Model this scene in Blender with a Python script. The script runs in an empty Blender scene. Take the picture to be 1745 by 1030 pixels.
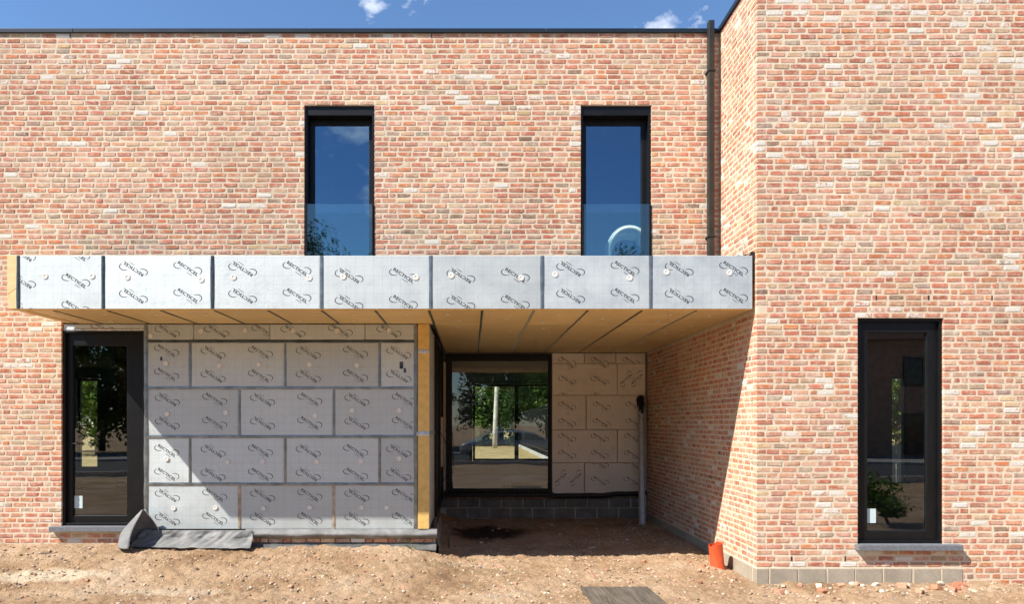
import bpy, bmesh, math, random
from mathutils import Vector, Matrix, Euler, noise

random.seed(11)
rng = random.Random(11)
scene = bpy.context.scene
col = scene.collection
R = math.radians

# ------------------------------------------------------------------ camera
EYE = 1.75
cd = bpy.data.cameras.new('camera')
cam = bpy.data.objects.new('camera', cd)
col.objects.link(cam)
cam.location = (0, 0, EYE)
cam.rotation_euler = (R(90), 0, 0)
cd.sensor_width = 36.0
cd.lens = 1200.0 / 1745.0 * 36.0
cd.shift_x = (872.5 - 804.0) / 1745.0
cd.shift_y = (722.0 - 515.0) / 1745.0
cd.clip_start = 0.1
cd.clip_end = 2000
scene.camera = cam

# ------------------------------------------------------------------ light
SUN_RAY = Vector((2.06, 1.165, -2.477)).normalized()      # the way the light travels
SUN_EL = math.asin(-SUN_RAY.z)
SUN_AZ = math.atan2(-SUN_RAY.x, -SUN_RAY.y)               # clockwise from +Y
w = bpy.data.worlds.new('World')
scene.world = w
w.use_nodes = True
nt = w.node_tree
nt.nodes.clear()
wo = nt.nodes.new('ShaderNodeOutputWorld')
bg = nt.nodes.new('ShaderNodeBackground')
sky = nt.nodes.new('ShaderNodeTexSky')
sky.sky_type = 'NISHITA'
sky.sun_disc = False
sky.sun_elevation = SUN_EL
sky.sun_rotation = SUN_AZ
sky.air_density = 1.2
sky.dust_density = 0.0
sky.ozone_density = 8.0
bg.inputs['Strength'].default_value = 0.10
tc = nt.nodes.new('ShaderNodeTexCoord')
mp = nt.nodes.new('ShaderNodeMapping')
mp.inputs['Location'].default_value = (-1.472, -7.501, 0.006)
mp.inputs['Scale'].default_value = (1.0, 1.0, 1.7)
nz = nt.nodes.new('ShaderNodeTexNoise')
nz.inputs['Scale'].default_value = 6.0
nz.inputs['Detail'].default_value = 9
nz.inputs['Roughness'].default_value = 0.6
rp = nt.nodes.new('ShaderNodeValToRGB')
rp.color_ramp.elements[0].position = 0.60
rp.color_ramp.elements[0].color = (0, 0, 0, 1)
rp.color_ramp.elements[1].position = 0.70
rp.color_ramp.elements[1].color = (0.75, 0.75, 0.75, 1)
mixc = nt.nodes.new('ShaderNodeMix')
mixc.data_type = 'RGBA'
mixc.inputs[7].default_value = (9.0, 9.2, 9.6, 1)
nt.links.new(tc.outputs['Generated'], mp.inputs[0])
nt.links.new(mp.outputs[0], nz.inputs['Vector'])
nt.links.new(nz.outputs['Fac'], rp.inputs[0])
nt.links.new(rp.outputs[0], mixc.inputs[0])
nt.links.new(sky.outputs[0], mixc.inputs[6])
nt.links.new(mixc.outputs[2], bg.inputs['Color'])
nt.links.new(bg.outputs[0], wo.inputs[0])

sd = bpy.data.lights.new('sun', 'SUN')
sd.energy = 5.0
sd.angle = R(0.53)
sd.color = (1.0, 0.945, 0.865)
sun = bpy.data.objects.new('sun', sd)
sun.rotation_euler = SUN_RAY.to_track_quat('-Z', 'Y').to_euler()
sun.location = (-10, -6, 12)
col.objects.link(sun)

scene.view_settings.view_transform = 'Standard'
scene.view_settings.look = 'None'
scene.view_settings.gamma = 1.0
scene.view_settings.use_curve_mapping = False
scene.view_settings.exposure = 0.85
scene.render.engine = 'CYCLES'
cy = scene.cycles
cy.use_denoising = True
cy.max_bounces = 9
cy.diffuse_bounces = 5
cy.glossy_bounces = 5
cy.transmission_bounces = 6
cy.transparent_max_bounces = 16
cy.caustics_reflective = False
cy.caustics_refractive = False
cy.sample_clamp_indirect = 6.0

# ------------------------------------------------------------------ materials
MATS = {}


class NT:
    """small helper for node materials"""
    def __init__(self, name):
        m = bpy.data.materials.new(name)
        m.use_nodes = True
        self.m = m
        self.t = m.node_tree
        self.b = self.t.nodes['Principled BSDF']
        MATS[name] = m

    def n(self, typ, **kw):
        nd = self.t.nodes.new(typ)
        for k, v in kw.items():
            setattr(nd, k, v)
        return nd

    def l(self, a, b):
        self.t.links.new(a, b)

    def pos(self):
        return self.n('ShaderNodeNewGeometry').outputs['Position']

    def objco(self):
        return self.n('ShaderNodeTexCoord').outputs['Object']

    def noise(self, vec, scale, detail=4, rough=0.55, dist=0.0):
        nd = self.n('ShaderNodeTexNoise')
        nd.inputs['Scale'].default_value = scale
        nd.inputs['Detail'].default_value = detail
        nd.inputs['Roughness'].default_value = rough
        nd.inputs['Distortion'].default_value = dist
        self.l(vec, nd.inputs['Vector'])
        return nd.outputs['Fac']

    def ramp(self, fac, *stops):
        nd = self.n('ShaderNodeValToRGB')
        cr = nd.color_ramp
        while len(cr.elements) < len(stops):
            cr.elements.new(0.5)
        for e, (p, c) in zip(cr.elements, stops):
            e.position = p
            if not isinstance(c, tuple):
                c = (c, c, c)
            e.color = (*c, 1)
        self.l(fac, nd.inputs[0])
        return nd.outputs[0]

    def mix(self, fac, a, b, mode='MIX'):
        nd = self.n('ShaderNodeMix', data_type='RGBA', blend_type=mode)
        for v, i in ((fac, 0), (a, 6), (b, 7)):
            if hasattr(v, 'is_linked'):
                self.l(v, nd.inputs[i])
            elif isinstance(v, tuple):
                nd.inputs[i].default_value = (*v, 1)
            else:
                nd.inputs[i].default_value = v
        return nd.outputs[2]

    def math(self, op, a, b=0.0, c=0.0):
        nd = self.n('ShaderNodeMath', operation=op)
        for v, i in ((a, 0), (b, 1), (c, 2)):
            if hasattr(v, 'is_linked'):
                self.l(v, nd.inputs[i])
            else:
                nd.inputs[i].default_value = v
        return nd.outputs[0]

    def mapping(self, vec, scale=(1, 1, 1), loc=(0, 0, 0), rot=(0, 0, 0)):
        nd = self.n('ShaderNodeMapping')
        nd.inputs['Scale'].default_value = scale
        nd.inputs['Location'].default_value = loc
        nd.inputs['Rotation'].default_value = rot
        self.l(vec, nd.inputs[0])
        return nd.outputs[0]

    def bump(self, h, dist=0.004, strength=1.0, prev=None):
        nd = self.n('ShaderNodeBump')
        nd.inputs['Distance'].default_value = dist
        nd.inputs['Strength'].default_value = strength
        self.l(h, nd.inputs['Height'])
        if prev is not None:
            self.l(prev, nd.inputs['Normal'])
        self.l(nd.outputs[0], self.b.inputs['Normal'])
        return nd.outputs[0]

    def base(self, c):
        if isinstance(c, tuple):
            self.b.inputs['Base Color'].default_value = (*c, 1)
        else:
            self.l(c, self.b.inputs['Base Color'])

    def set(self, **kw):
        names = {'rough': 'Roughness', 'metal': 'Metallic', 'spec': 'Specular IOR Level'}
        for k, v in kw.items():
            if hasattr(v, 'is_linked'):
                self.l(v, self.b.inputs[names[k]])
            else:
                self.b.inputs[names[k]].default_value = v
        return self


def simple(name, c, rough=0.6, metal=0.0, var=0.12, scale=9.0, bump=0.0, spec=0.4):
    k = NT(name)
    p = k.pos()
    f = k.noise(p, scale, 5)
    lo = tuple(x * (1 - var) for x in c)
    hi = tuple(min(1, x * (1 + var)) for x in c)
    k.base(k.ramp(f, (0.3, lo), (0.7, hi)))
    k.set(rough=rough, metal=metal, spec=spec)
    if bump:
        k.bump(k.noise(p, scale * 6, 4), bump)
    return k.m


MORTAR = (0.755, 0.64, 0.48)


def m_brick():
    k = NT('brick')
    p = k.pos()
    at = k.n('ShaderNodeAttribute', attribute_name='Col')
    c = at.outputs['Color']
    # burnt and pale zones inside one brick
    f1 = k.noise(p, 11.0, 5, 0.6)
    c = k.mix(k.ramp(f1, (0.35, 0.0), (0.75, 0.45)), c, (0.54, 0.32, 0.22))
    f2 = k.noise(k.mapping(p, loc=(7, 3, 1)), 75.0, 6, 0.7)
    c = k.mix(1.0, c, k.ramp(f2, (0.25, 0.66), (0.5, 1.0), (0.8, 1.2)), 'MULTIPLY')
    # pits
    f3 = k.noise(k.mapping(p, loc=(1, 9, 4)), 34.0, 5, 0.65)
    c = k.mix(k.ramp(f3, (0.66, 0.0), (0.72, 0.55)), c, (0.10, 0.065, 0.05))
    # smeared mortar haze
    f4 = k.noise(k.mapping(p, loc=(3, 2, 8)), 17.0, 8, 0.7)
    c = k.mix(k.ramp(f4, (0.46, 0.0), (0.66, 0.62)), c, tuple(x * 0.97 for x in MORTAR))
    f6 = k.noise(p, 0.9, 4, 0.6)
    c = k.mix(1.0, c, k.ramp(f6, (0.3, (0.86, 0.84, 0.82)), (0.55, (1.0, 1.0, 1.0)), (0.75, (1.08, 1.09, 1.1))), 'MULTIPLY')
    # old white paint: amount in alpha
    f5 = k.noise(k.mapping(p, loc=(5, 5, 2)), 21.0, 8, 0.7)
    pm = k.ramp(k.math('ADD', k.math('MULTIPLY', f5, 0.9), k.math('SUBTRACT', at.outputs['Alpha'], 0.95)),
                (0.36, 0.0), (0.42, 1.0))
    c = k.mix(pm, c, k.ramp(f2, (0.3, (0.56, 0.51, 0.44)), (0.6, (0.71, 0.67, 0.60))))
    k.base(c)
    k.set(rough=0.88, spec=0.25)
    h = k.math('ADD', k.math('MULTIPLY', f2, 0.5), f3)
    k.bump(h, 0.004, 0.9)


def m_mortar():
    k = NT('mortar')
    p = k.pos()
    f = k.noise(p, 6.0, 6, 0.6)
    c = k.ramp(f, (0.3, tuple(x * 0.86 for x in MORTAR)), (0.7, tuple(min(1, x * 1.08) for x in MORTAR)))
    f2 = k.noise(p, 120.0, 5, 0.7)
    c = k.mix(1.0, c, k.ramp(f2, (0.3, 0.78), (0.7, 1.08)), 'MULTIPLY')
    f6 = k.noise(p, 0.9, 4, 0.6)
    c = k.mix(1.0, c, k.ramp(f6, (0.3, (0.88, 0.86, 0.84)), (0.6, (1.0, 1.0, 1.0))), 'MULTIPLY')
    f3 = k.noise(p, 28.0, 4, 0.6)
    c = k.mix(k.ramp(f3, (0.70, 0.0), (0.76, 0.35)), c, (0.30, 0.21, 0.14))
    k.base(c)
    k.set(rough=0.95, spec=0.15)
    k.bump(k.math('ADD', f2, k.math('MULTIPLY', f3, 2.0)), 0.003, 0.8)


def m_foil(name, base=(0.68, 0.69, 0.70), metal=0.55, rough=0.42, wr=1.0, grid=0.75):
    k = NT(name)
    o = k.objco()
    sx = k.n('ShaderNodeSeparateXYZ')
    k.l(o, sx.inputs[0])

    def line(v):
        fr = k.math('FRACT', k.math('MULTIPLY', k.math('ADD', v, 100.03), 10.0))
        d = k.math('ABSOLUTE', k.math('SUBTRACT', fr, 0.5))
        return k.math('GREATER_THAN', d, 0.483)
    g = k.math('MAXIMUM', line(sx.outputs[0]), line(sx.outputs[2]))
    p = k.pos()
    f = k.noise(p, 3.5, 5, 0.6)
    c = k.ramp(f, (0.3, tuple(x * 0.88 for x in base)), (0.7, base))
    dirt = k.noise(p, 11.0, 6, 0.65)
    c = k.mix(k.ramp(dirt, (0.58, 0.0), (0.75, 0.35)), c, (0.50, 0.44, 0.36))
    oi = k.n('ShaderNodeObjectInfo')
    c = k.mix(1.0, c, k.ramp(oi.outputs['Random'], (0.0, (0.88, 0.87, 0.86)), (1.0, (1.06, 1.06, 1.06))), 'MULTIPLY')
    c = k.mix(k.math('MULTIPLY', g, 1 - grid), c, (0.2, 0.22, 0.25))
    k.base(c)
    fine = k.noise(p, 90.0, 3, 0.5)
    big = k.noise(p, 22.0, 4, 0.6, 0.6)
    k.set(metal=metal, rough=k.ramp(f, (0.3, rough - 0.06), (0.7, rough + 0.10)), spec=0.5)
    k.bump(k.math('ADD', k.math('MULTIPLY', fine, 0.35), big), 0.006 * wr, 0.5)


def m_ground():
    k = NT('bare_soil')
    p = k.pos()
    f = k.noise(p, 1.1, 7, 0.62)
    c = k.ramp(f, (0.30, (0.27, 0.165, 0.09)), (0.44, (0.41, 0.27, 0.155)), (0.58, (0.50, 0.35, 0.22)),
               (0.74, (0.58, 0.45, 0.31)))
    f2 = k.noise(p, 26.0, 7, 0.7)
    c = k.mix(1.0, c, k.ramp(f2, (0.28, 0.72), (0.5, 1.0), (0.72, 1.2)), 'MULTIPLY')
    f3 = k.noise(k.mapping(p, loc=(4, 1, 0)), 3.4, 5, 0.6)
    c = k.mix(k.ramp(f3, (0.56, 0.0), (0.72, 0.5)), c, (0.56, 0.31, 0.20))
    f4 = k.noise(k.mapping(p, loc=(9, 3, 0)), 95.0, 5, 0.7)
    c = k.mix(k.ramp(f4, (0.60, 0.0), (0.68, 0.6)), c, (0.68, 0.58, 0.45))
    c = k.mix(k.ramp(f4, (0.30, 0.55), (0.38, 0.0)), c, (0.17, 0.105, 0.06))
    sep = k.n('ShaderNodeSeparateXYZ')
    k.l(p, sep.inputs[0])
    wob = k.noise(k.mapping(p, loc=(2, 2, 0)), 2.6, 6, 0.65)

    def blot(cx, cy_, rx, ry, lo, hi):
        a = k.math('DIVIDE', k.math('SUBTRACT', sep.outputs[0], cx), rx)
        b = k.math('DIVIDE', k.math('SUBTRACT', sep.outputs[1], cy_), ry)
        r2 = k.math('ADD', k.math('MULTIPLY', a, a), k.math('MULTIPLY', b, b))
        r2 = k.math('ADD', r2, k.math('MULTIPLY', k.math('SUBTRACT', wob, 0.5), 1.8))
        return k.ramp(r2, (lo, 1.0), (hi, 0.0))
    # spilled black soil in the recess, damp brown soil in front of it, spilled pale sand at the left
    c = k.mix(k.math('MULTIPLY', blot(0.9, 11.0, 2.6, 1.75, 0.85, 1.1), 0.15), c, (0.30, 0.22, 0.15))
    wob = k.noise(k.mapping(p, loc=(2, 2, 0)), 2.6, 6, 0.65)
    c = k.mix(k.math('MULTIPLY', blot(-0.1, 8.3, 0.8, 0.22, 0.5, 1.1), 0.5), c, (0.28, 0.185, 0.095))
    c = k.mix(k.math('MULTIPLY', blot(-4.7, 7.72, 0.8, 0.19, 0.3, 1.2), 0.75), c, (0.70, 0.59, 0.42))
    c = k.mix(k.math('MULTIPLY', blot(-3.2, 7.25, 0.9, 0.14, 0.1, 1.2), 0.4), c, (0.68, 0.58, 0.43))
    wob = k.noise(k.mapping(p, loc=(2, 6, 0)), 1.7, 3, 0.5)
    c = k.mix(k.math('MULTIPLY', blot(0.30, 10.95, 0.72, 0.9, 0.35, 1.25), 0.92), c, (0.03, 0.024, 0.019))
    k.base(c)
    k.set(rough=0.95, spec=0.12)
    h = k.math('ADD', k.math('MULTIPLY', f2, 1.6), k.math('MULTIPLY', f4, 0.8))
    k.bump(h, 0.022, 1.0)


def m_stone(name='stone'):
    k = NT(name)
    p = k.pos()
    at = k.n('ShaderNodeAttribute', attribute_name='Col')
    f2 = k.noise(p, 60.0, 6, 0.7)
    c = k.mix(1.0, at.outputs['Color'], k.ramp(f2, (0.25, 0.65), (0.75, 1.2)), 'MULTIPLY')
    k.base(c)
    k.set(rough=0.92, spec=0.2)
    k.bump(f2, 0.004)


def m_block(name, a, b):
    k = NT(name)
    p = k.pos()
    f = k.noise(p, 5.0, 5, 0.6)
    c = k.ramp(f, (0.3, a), (0.7, b))
    f2 = k.noise(p, 110.0, 5, 0.75)
    c = k.mix(1.0, c, k.ramp(f2, (0.3, 0.68), (0.7, 1.15)), 'MULTIPLY')
    k.base(c)
    k.set(rough=0.95, spec=0.15)
    k.bump(f2, 0.006)


def m_wood(name, a, b, axis=0, rough=0.65, knots=True):
    k = NT(name)
    sc = [22.0, 22.0, 22.0]
    sc[axis] = 1.4
    p = k.mapping(k.objco(), scale=tuple(sc))
    f = k.noise(p, 1.6, 6, 0.65, 1.2)
    c = k.ramp(f, (0.3, a), (0.7, b))
    k.base(c)
    k.set(rough=rough, spec=0.25)
    k.bump(f, 0.003)


def m_glass(name, tint, refl, rough=0.0, edge=1.45, gloss=(0.92, 0.97, 1.0)):
    k = NT(name)
    k.t.nodes.remove(k.b)
    out = k.t.nodes['Material Output']
    tr = k.n('ShaderNodeBsdfTransparent')
    tr.inputs[0].default_value = (*tint, 1)
    gcol = gloss
    gl = k.n('ShaderNodeBsdfGlossy')
    gl.inputs['Roughness'].default_value = rough
    gl.inputs['Color'].default_value = (*gcol, 1)
    # Schlick reflectance of a thin pane, the same from both sides
    ge = k.n('ShaderNodeNewGeometry')
    dt = k.n('ShaderNodeVectorMath', operation='DOT_PRODUCT')
    k.l(ge.outputs['Normal'], dt.inputs[0])
    k.l(ge.outputs['Incoming'], dt.inputs[1])
    om = k.math('SUBTRACT', 1.0, k.math('ABSOLUTE', dt.outputs['Value']))
    fac = k.math('MINIMUM', k.math('ADD', k.math('MULTIPLY', k.math('POWER', om, 5.0), 0.9), refl + 0.05), 1.0)
    # very slight waviness of a real pane
    bp = k.n('ShaderNodeBump')
    bp.inputs['Distance'].default_value = 0.0015
    bp.inputs['Strength'].default_value = 0.35
    k.l(k.noise(k.pos(), 2.2, 1), bp.inputs['Height'])
    k.l(bp.outputs[0], gl.inputs['Normal'])
    mx = k.n('ShaderNodeMixShader')
    k.l(fac, mx.inputs[0])
    k.l(tr.outputs[0], mx.inputs[1])
    k.l(gl.outputs[0], mx.inputs[2])
    k.l(mx.outputs[0], out.inputs[0])


def m_leaf(name, a, b):
    k = NT(name)
    f = k.noise(k.pos(), 1.7, 4)
    oi = k.n('ShaderNodeObjectInfo')
    c = k.ramp(f, (0.3, a), (0.7, b))
    k.base(c)
    k.set(rough=0.55, spec=0.3)
    k.b.inputs['Transmission Weight'].default_value = 0.0
    out = k.t.nodes['Material Output']
    tl = k.n('ShaderNodeBsdfTranslucent')
    k.l(c, tl.inputs[0])
    mx = k.n('ShaderNodeMixShader')
    mx.inputs[0].default_value = 0.4
    k.l(k.b.outputs[0], mx.inputs[1])
    k.l(tl.outputs[0], mx.inputs[2])
    k.l(mx.outputs[0], out.inputs[0])


m_brick()
m_mortar()
m_foil('foil', (0.63, 0.68, 0.675), 0.66, 0.64, 0.5)
m_foil('foil_matt', (0.90, 0.84, 0.74), 0.08, 0.5, 3.0, 0.88)
m_foil('soffit_facing', (0.78, 0.60, 0.30), 0.12, 0.55, 1.0, 1.0)
m_ground()
m_stone()
m_block('pale_block', (0.36, 0.31, 0.235), (0.47, 0.41, 0.32))
m_block('dark_block', (0.17, 0.16, 0.14), (0.28, 0.265, 0.23))
m_block('block_mortar', (0.50, 0.46, 0.36), (0.62, 0.57, 0.46))
simple('foam', (0.72, 0.47, 0.15), 0.9, 0, 0.12, 14, 0.003)
simple('foam_pale', (0.76, 0.57, 0.29), 0.9, 0, 0.1, 14, 0.003)
simple('ink', (0.045, 0.045, 0.05), 0.6, 0, 0.15, 30)
simple('tape', (0.25, 0.27, 0.27), 0.30, 0.75, 0.3, 9, 0.003)
simple('tape_dark', (0.075, 0.09, 0.10), 0.34, 0.7, 0.35, 9, 0.003)
simple('tape_silver', (0.55, 0.56, 0.55), 0.32, 0.7, 0.3, 24, 0.003)
simple('joint_foam', (0.42, 0.33, 0.23), 0.6, 0.2, 0.4, 12, 0.003)
simple('washer', (0.74, 0.71, 0.64), 0.6, 0, 0.08, 40)
simple('black_metal', (0.0065, 0.0065, 0.0068), 0.42, 0.0, 0.25, 6, 0.0, 0.28)
simple('dark_grey_metal', (0.022, 0.026, 0.028), 0.42, 0.2, 0.2, 6)
simple('coping_metal', (0.022, 0.03, 0.04), 0.35, 0.3, 0.2, 4)
simple('downpipe_zinc', (0.045, 0.043, 0.038), 0.45, 0.5, 0.2, 8)
simple('bluestone', (0.16, 0.17, 0.185), 0.6, 0, 0.2, 30, 0.002)
simple('plaster', (0.30, 0.32, 0.34), 0.9, 0, 0.12, 2)
simple('concrete', (0.27, 0.26, 0.245), 0.9, 0, 0.15, 3)
simple('inner_brick', (0.26, 0.15, 0.085), 0.9, 0, 0.3, 8)
simple('membrane', (0.19, 0.19, 0.185), 0.6, 0.0, 0.3, 7, 0.004, 0.3)
simple('membrane_dark', (0.11, 0.11, 0.105), 0.7, 0.0, 0.4, 7, 0.004, 0.2)
simple('black_film', (0.02, 0.02, 0.022), 0.5, 0, 0.3, 8)
simple('orange_plastic', (0.58, 0.085, 0.025), 0.42, 0, 0.1, 18, 0.001)
simple('galvanised', (0.52, 0.55, 0.56), 0.5, 0.3, 0.15, 14)
simple('cable', (0.03, 0.03, 0.032), 0.5)
simple('white_tube', (0.86, 0.87, 0.82), 0.5, 0, 0.06, 9)
simple('sticker', (0.55, 0.66, 0.66), 0.5, 0, 0.05, 9)
simple('pale_trim', (0.48, 0.44, 0.36), 0.6, 0, 0.15, 9)
m_wood('weathered_wood', (0.045, 0.036, 0.028), (0.20, 0.165, 0.125), 1, 0.9)
m_wood('new_wood', (0.46, 0.29, 0.12), (0.62, 0.43, 0.21), 0)
m_glass('pane_glass', (0.84, 0.90, 0.88), 0.06)
m_glass('coated_glass', (0.84, 0.90, 0.90), 0.20, gloss=(0.46, 0.72, 1.0))
m_glass('guard_glass', (0.84, 0.94, 0.93), 0.03)
m_leaf('leaf_mid', (0.06, 0.13, 0.022), (0.15, 0.26, 0.045))
m_leaf('leaf_light', (0.11, 0.20, 0.035), (0.24, 0.35, 0.07))
m_leaf('leaf_dark', (0.022, 0.05, 0.013), (0.06, 0.105, 0.025))
simple('bark', (0.12, 0.09, 0.065), 0.95, 0, 0.3, 9, 0.01)
simple('birch_bark', (0.58, 0.54, 0.46), 0.85, 0, 0.25, 5, 0.004)
simple('lawn', (0.36, 0.25, 0.10), 0.95, 0, 0.3, 3, 0.01)
simple('asphalt', (0.055, 0.055, 0.057), 0.9, 0, 0.25, 4, 0.003)
simple('paving', (0.30, 0.285, 0.26), 0.9, 0, 0.15, 3, 0.003)
simple('kerb', (0.48, 0.45, 0.40), 0.9, 0, 0.15, 5, 0.003)
simple('car_paint', (0.42, 0.44, 0.46), 0.28, 0.55, 0.05, 2)
simple('car_glass', (0.02, 0.025, 0.03), 0.08, 0, 0.1, 2, 0, 0.8)
simple('rubber', (0.02, 0.02, 0.02), 0.8)
simple('rim_metal', (0.5, 0.51, 0.52), 0.3, 0.8)
simple('lamp_lens', (0.75, 0.76, 0.76), 0.2)
simple('tail_lens', (0.4, 0.02, 0.02), 0.25)
simple('far_brick', (0.45, 0.28, 0.20), 0.9, 0, 0.25, 14, 0.004)
simple('far_window', (0.02, 0.024, 0.028), 0.12, 0, 0.2, 2, 0, 0.6)
simple('roof_tile', (0.10, 0.055, 0.04), 0.8, 0, 0.2, 8)
simple('rag', (0.012, 0.012, 0.013), 0.95, 0, 0.3, 20, 0.01)

# ------------------------------------------------------------------ mesh helpers


def wm(o):
    m = o.matrix_basis.copy()
    if o.parent:
        m = wm(o.parent) @ o.matrix_parent_inverse @ m
    return m


def link(o, parent=None, keep=True):
    col.objects.link(o)
    if parent is not None:
        o.parent = parent
        if keep:
            o.matrix_parent_inverse = wm(parent).inverted()
    return o


def tag(o, label=None, cat=None, group=None, kind=None):
    if label:
        o['label'] = label
    if cat:
        o['category'] = cat
    if group:
        o['group'] = group
    if kind:
        o['kind'] = kind
    return o


def empty(name, loc, rz=0.0):
    o = bpy.data.objects.new(name, None)
    o.empty_display_size = 0.3
    o.location = loc
    o.rotation_euler = (0, 0, rz)
    col.objects.link(o)
    return o


class MB:
    """collects shapes for one mesh"""
    def __init__(self):
        self.v, self.f, self.mi, self.c = [], [], [], []
        self.cc = None

    def add(self, verts, faces, mi=0, colr=None):
        b = len(self.v)
        self.v.extend([tuple(x) for x in verts])
        for f in faces:
            self.f.append([b + i for i in f])
            self.mi.append(mi)
        if colr is not None:
            self.c.extend([colr] * len(verts))
        return self

    def box(self, x0, x1, y0, y1, z0, z1, mi=0):
        v = [(x0, y0, z0), (x1, y0, z0), (x1, y1, z0), (x0, y1, z0),
             (x0, y0, z1), (x1, y0, z1), (x1, y1, z1), (x0, y1, z1)]
        f = [(0, 3, 2, 1), (4, 5, 6, 7), (0, 1, 5, 4), (1, 2, 6, 5), (2, 3, 7, 6), (3, 0, 4, 7)]
        return self.add(v, f, mi)

    def ring(self, x0, x1, z0, z1, wl, wr, wb, wt, y0, y1, mi=0):
        """rectangular frame in the XZ plane, y0 front"""
        o = [(x0, z0), (x1, z0), (x1, z1), (x0, z1)]
        i = [(x0 + wl, z0 + wb), (x1 - wr, z0 + wb), (x1 - wr, z1 - wt), (x0 + wl, z1 - wt)]
        v = [(a, y0, b) for a, b in o] + [(a, y0, b) for a, b in i] + \
            [(a, y1, b) for a, b in o] + [(a, y1, b) for a, b in i]
        f = []
        for k in range(4):
            n = (k + 1) % 4
            f += [(k, n, 4 + n, 4 + k), (8 + n, 8 + k, 12 + k, 12 + n),
                  (n, k, 8 + k, 8 + n), (4 + k, 4 + n, 12 + n, 12 + k)]
        return self.add(v, f, mi)

    def tube(self, pts, rad, n=8, mi=0, cap=True, colr=None):
        pts = [Vector(p) for p in pts]
        if not isinstance(rad, (list, tuple)):
            rad = [rad] * len(pts)
        vs, fs = [], []
        up = Vector((0, 0, 1))
        prev = None
        for i, p in enumerate(pts):
            d = (pts[min(i + 1, len(pts) - 1)] - pts[max(i - 1, 0)]).normalized()
            if prev is None:
                a = d.cross(up)
                if a.length < 0.05:
                    a = d.cross(Vector((1, 0, 0)))
                a.normalize()
            else:
                a = prev - d * prev.dot(d)
                a.normalize()
            prev = a
            b = d.cross(a)
            for k in range(n):
                t = 2 * math.pi * k / n
                vs.append(p + (a * math.cos(t) + b * math.sin(t)) * rad[i])
        for i in range(len(pts) - 1):
            for k in range(n):
                k2 = (k + 1) % n
                fs.append((i * n + k, i * n + k2, (i + 1) * n + k2, (i + 1) * n + k))
        if cap:
            fs.append(tuple(range(n - 1, -1, -1)))
            fs.append(tuple((len(pts) - 1) * n + k for k in range(n)))
        return self.add(vs, fs, mi, colr)

    def grid(self, fn, nu, nv, mi=0):
        vs = [fn(i / nu, j / nv) for j in range(nv + 1) for i in range(nu + 1)]
        fs = [(j * (nu + 1) + i, j * (nu + 1) + i + 1, (j + 1) * (nu + 1) + i + 1, (j + 1) * (nu + 1) + i)
              for j in range(nv) for i in range(nu)]
        return self.add(vs, fs, mi)

    def mesh(self, name, mats, smooth=False):
        me = bpy.data.meshes.new(name)
        me.from_pydata(self.v, [], self.f)
        for m in mats:
            me.materials.append(MATS[m])
        if any(self.mi):
            me.polygons.foreach_set('material_index', self.mi)
        if self.c:
            at = me.attributes.new('Col', 'FLOAT_COLOR', 'POINT')
            flat = [x for c4 in self.c for x in c4]
            at.data.foreach_set('color', flat)
        if smooth:
            me.polygons.foreach_set('use_smooth', [True] * len(me.polygons))
        me.update()
        return me

    def build(self, name, mats, parent=None, smooth=False, origin=None, keep=True):
        """one mesh object; coordinates are world ones and the origin is moved to the shape"""
        if isinstance(mats, str):
            mats = [mats]
        if origin is None and keep and self.v:
            n = len(self.v)
            xs = [q[0] for q in self.v]
            ys = [q[1] for q in self.v]
            zs = [q[2] for q in self.v]
            origin = ((min(xs) + max(xs)) / 2, (min(ys) + max(ys)) / 2, min(zs))
        if origin:
            self.v = [(a - origin[0], b - origin[1], c - origin[2]) for a, b, c in self.v]
        o = bpy.data.objects.new(name, self.mesh(name, mats, smooth))
        if origin:
            o.location = origin
        link(o, parent, keep)
        return o


def bevel(o, width=0.004, seg=2):
    md = o.modifiers.new('bevel', 'BEVEL')
    md.width = width
    md.segments = seg
    md.limit_method = 'ANGLE'
    return o


def copy_tree(src, parent=None):
    c = src.copy()
    col.objects.link(c)
    c.parent = parent
    for ch in [k for k in bpy.data.objects if k.parent == src]:
        copy_tree(ch, c)
    return c

# ------------------------------------------------------------------ main dimensions (metres)
YT = 1200 / 155.0        # face of the right wing
YM = 1200 / 134.7        # face of the recessed long wall
YI = 1200 / 134.3        # insulated wall under the canopy
YR = 1200 / 95.4         # back wall of the porch
YF = 7.77                # front of the canopy
XR = 3.135               # side wall of the right wing
PITCH = 0.0653
G0 = 0.163
ZTOP = 6.69
ZS = 3.013               # soffit
YB = 17.5                # rear wall


def snap(z):
    return G0 + round((z - G0) / PITCH) * PITCH


house = empty('brick_house', (0, YM, 0))
tag(house, 'two storey red brick house under construction with flat roof and half insulated porch', 'house')

# ------------------------------------------------------------------ brick walls


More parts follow.
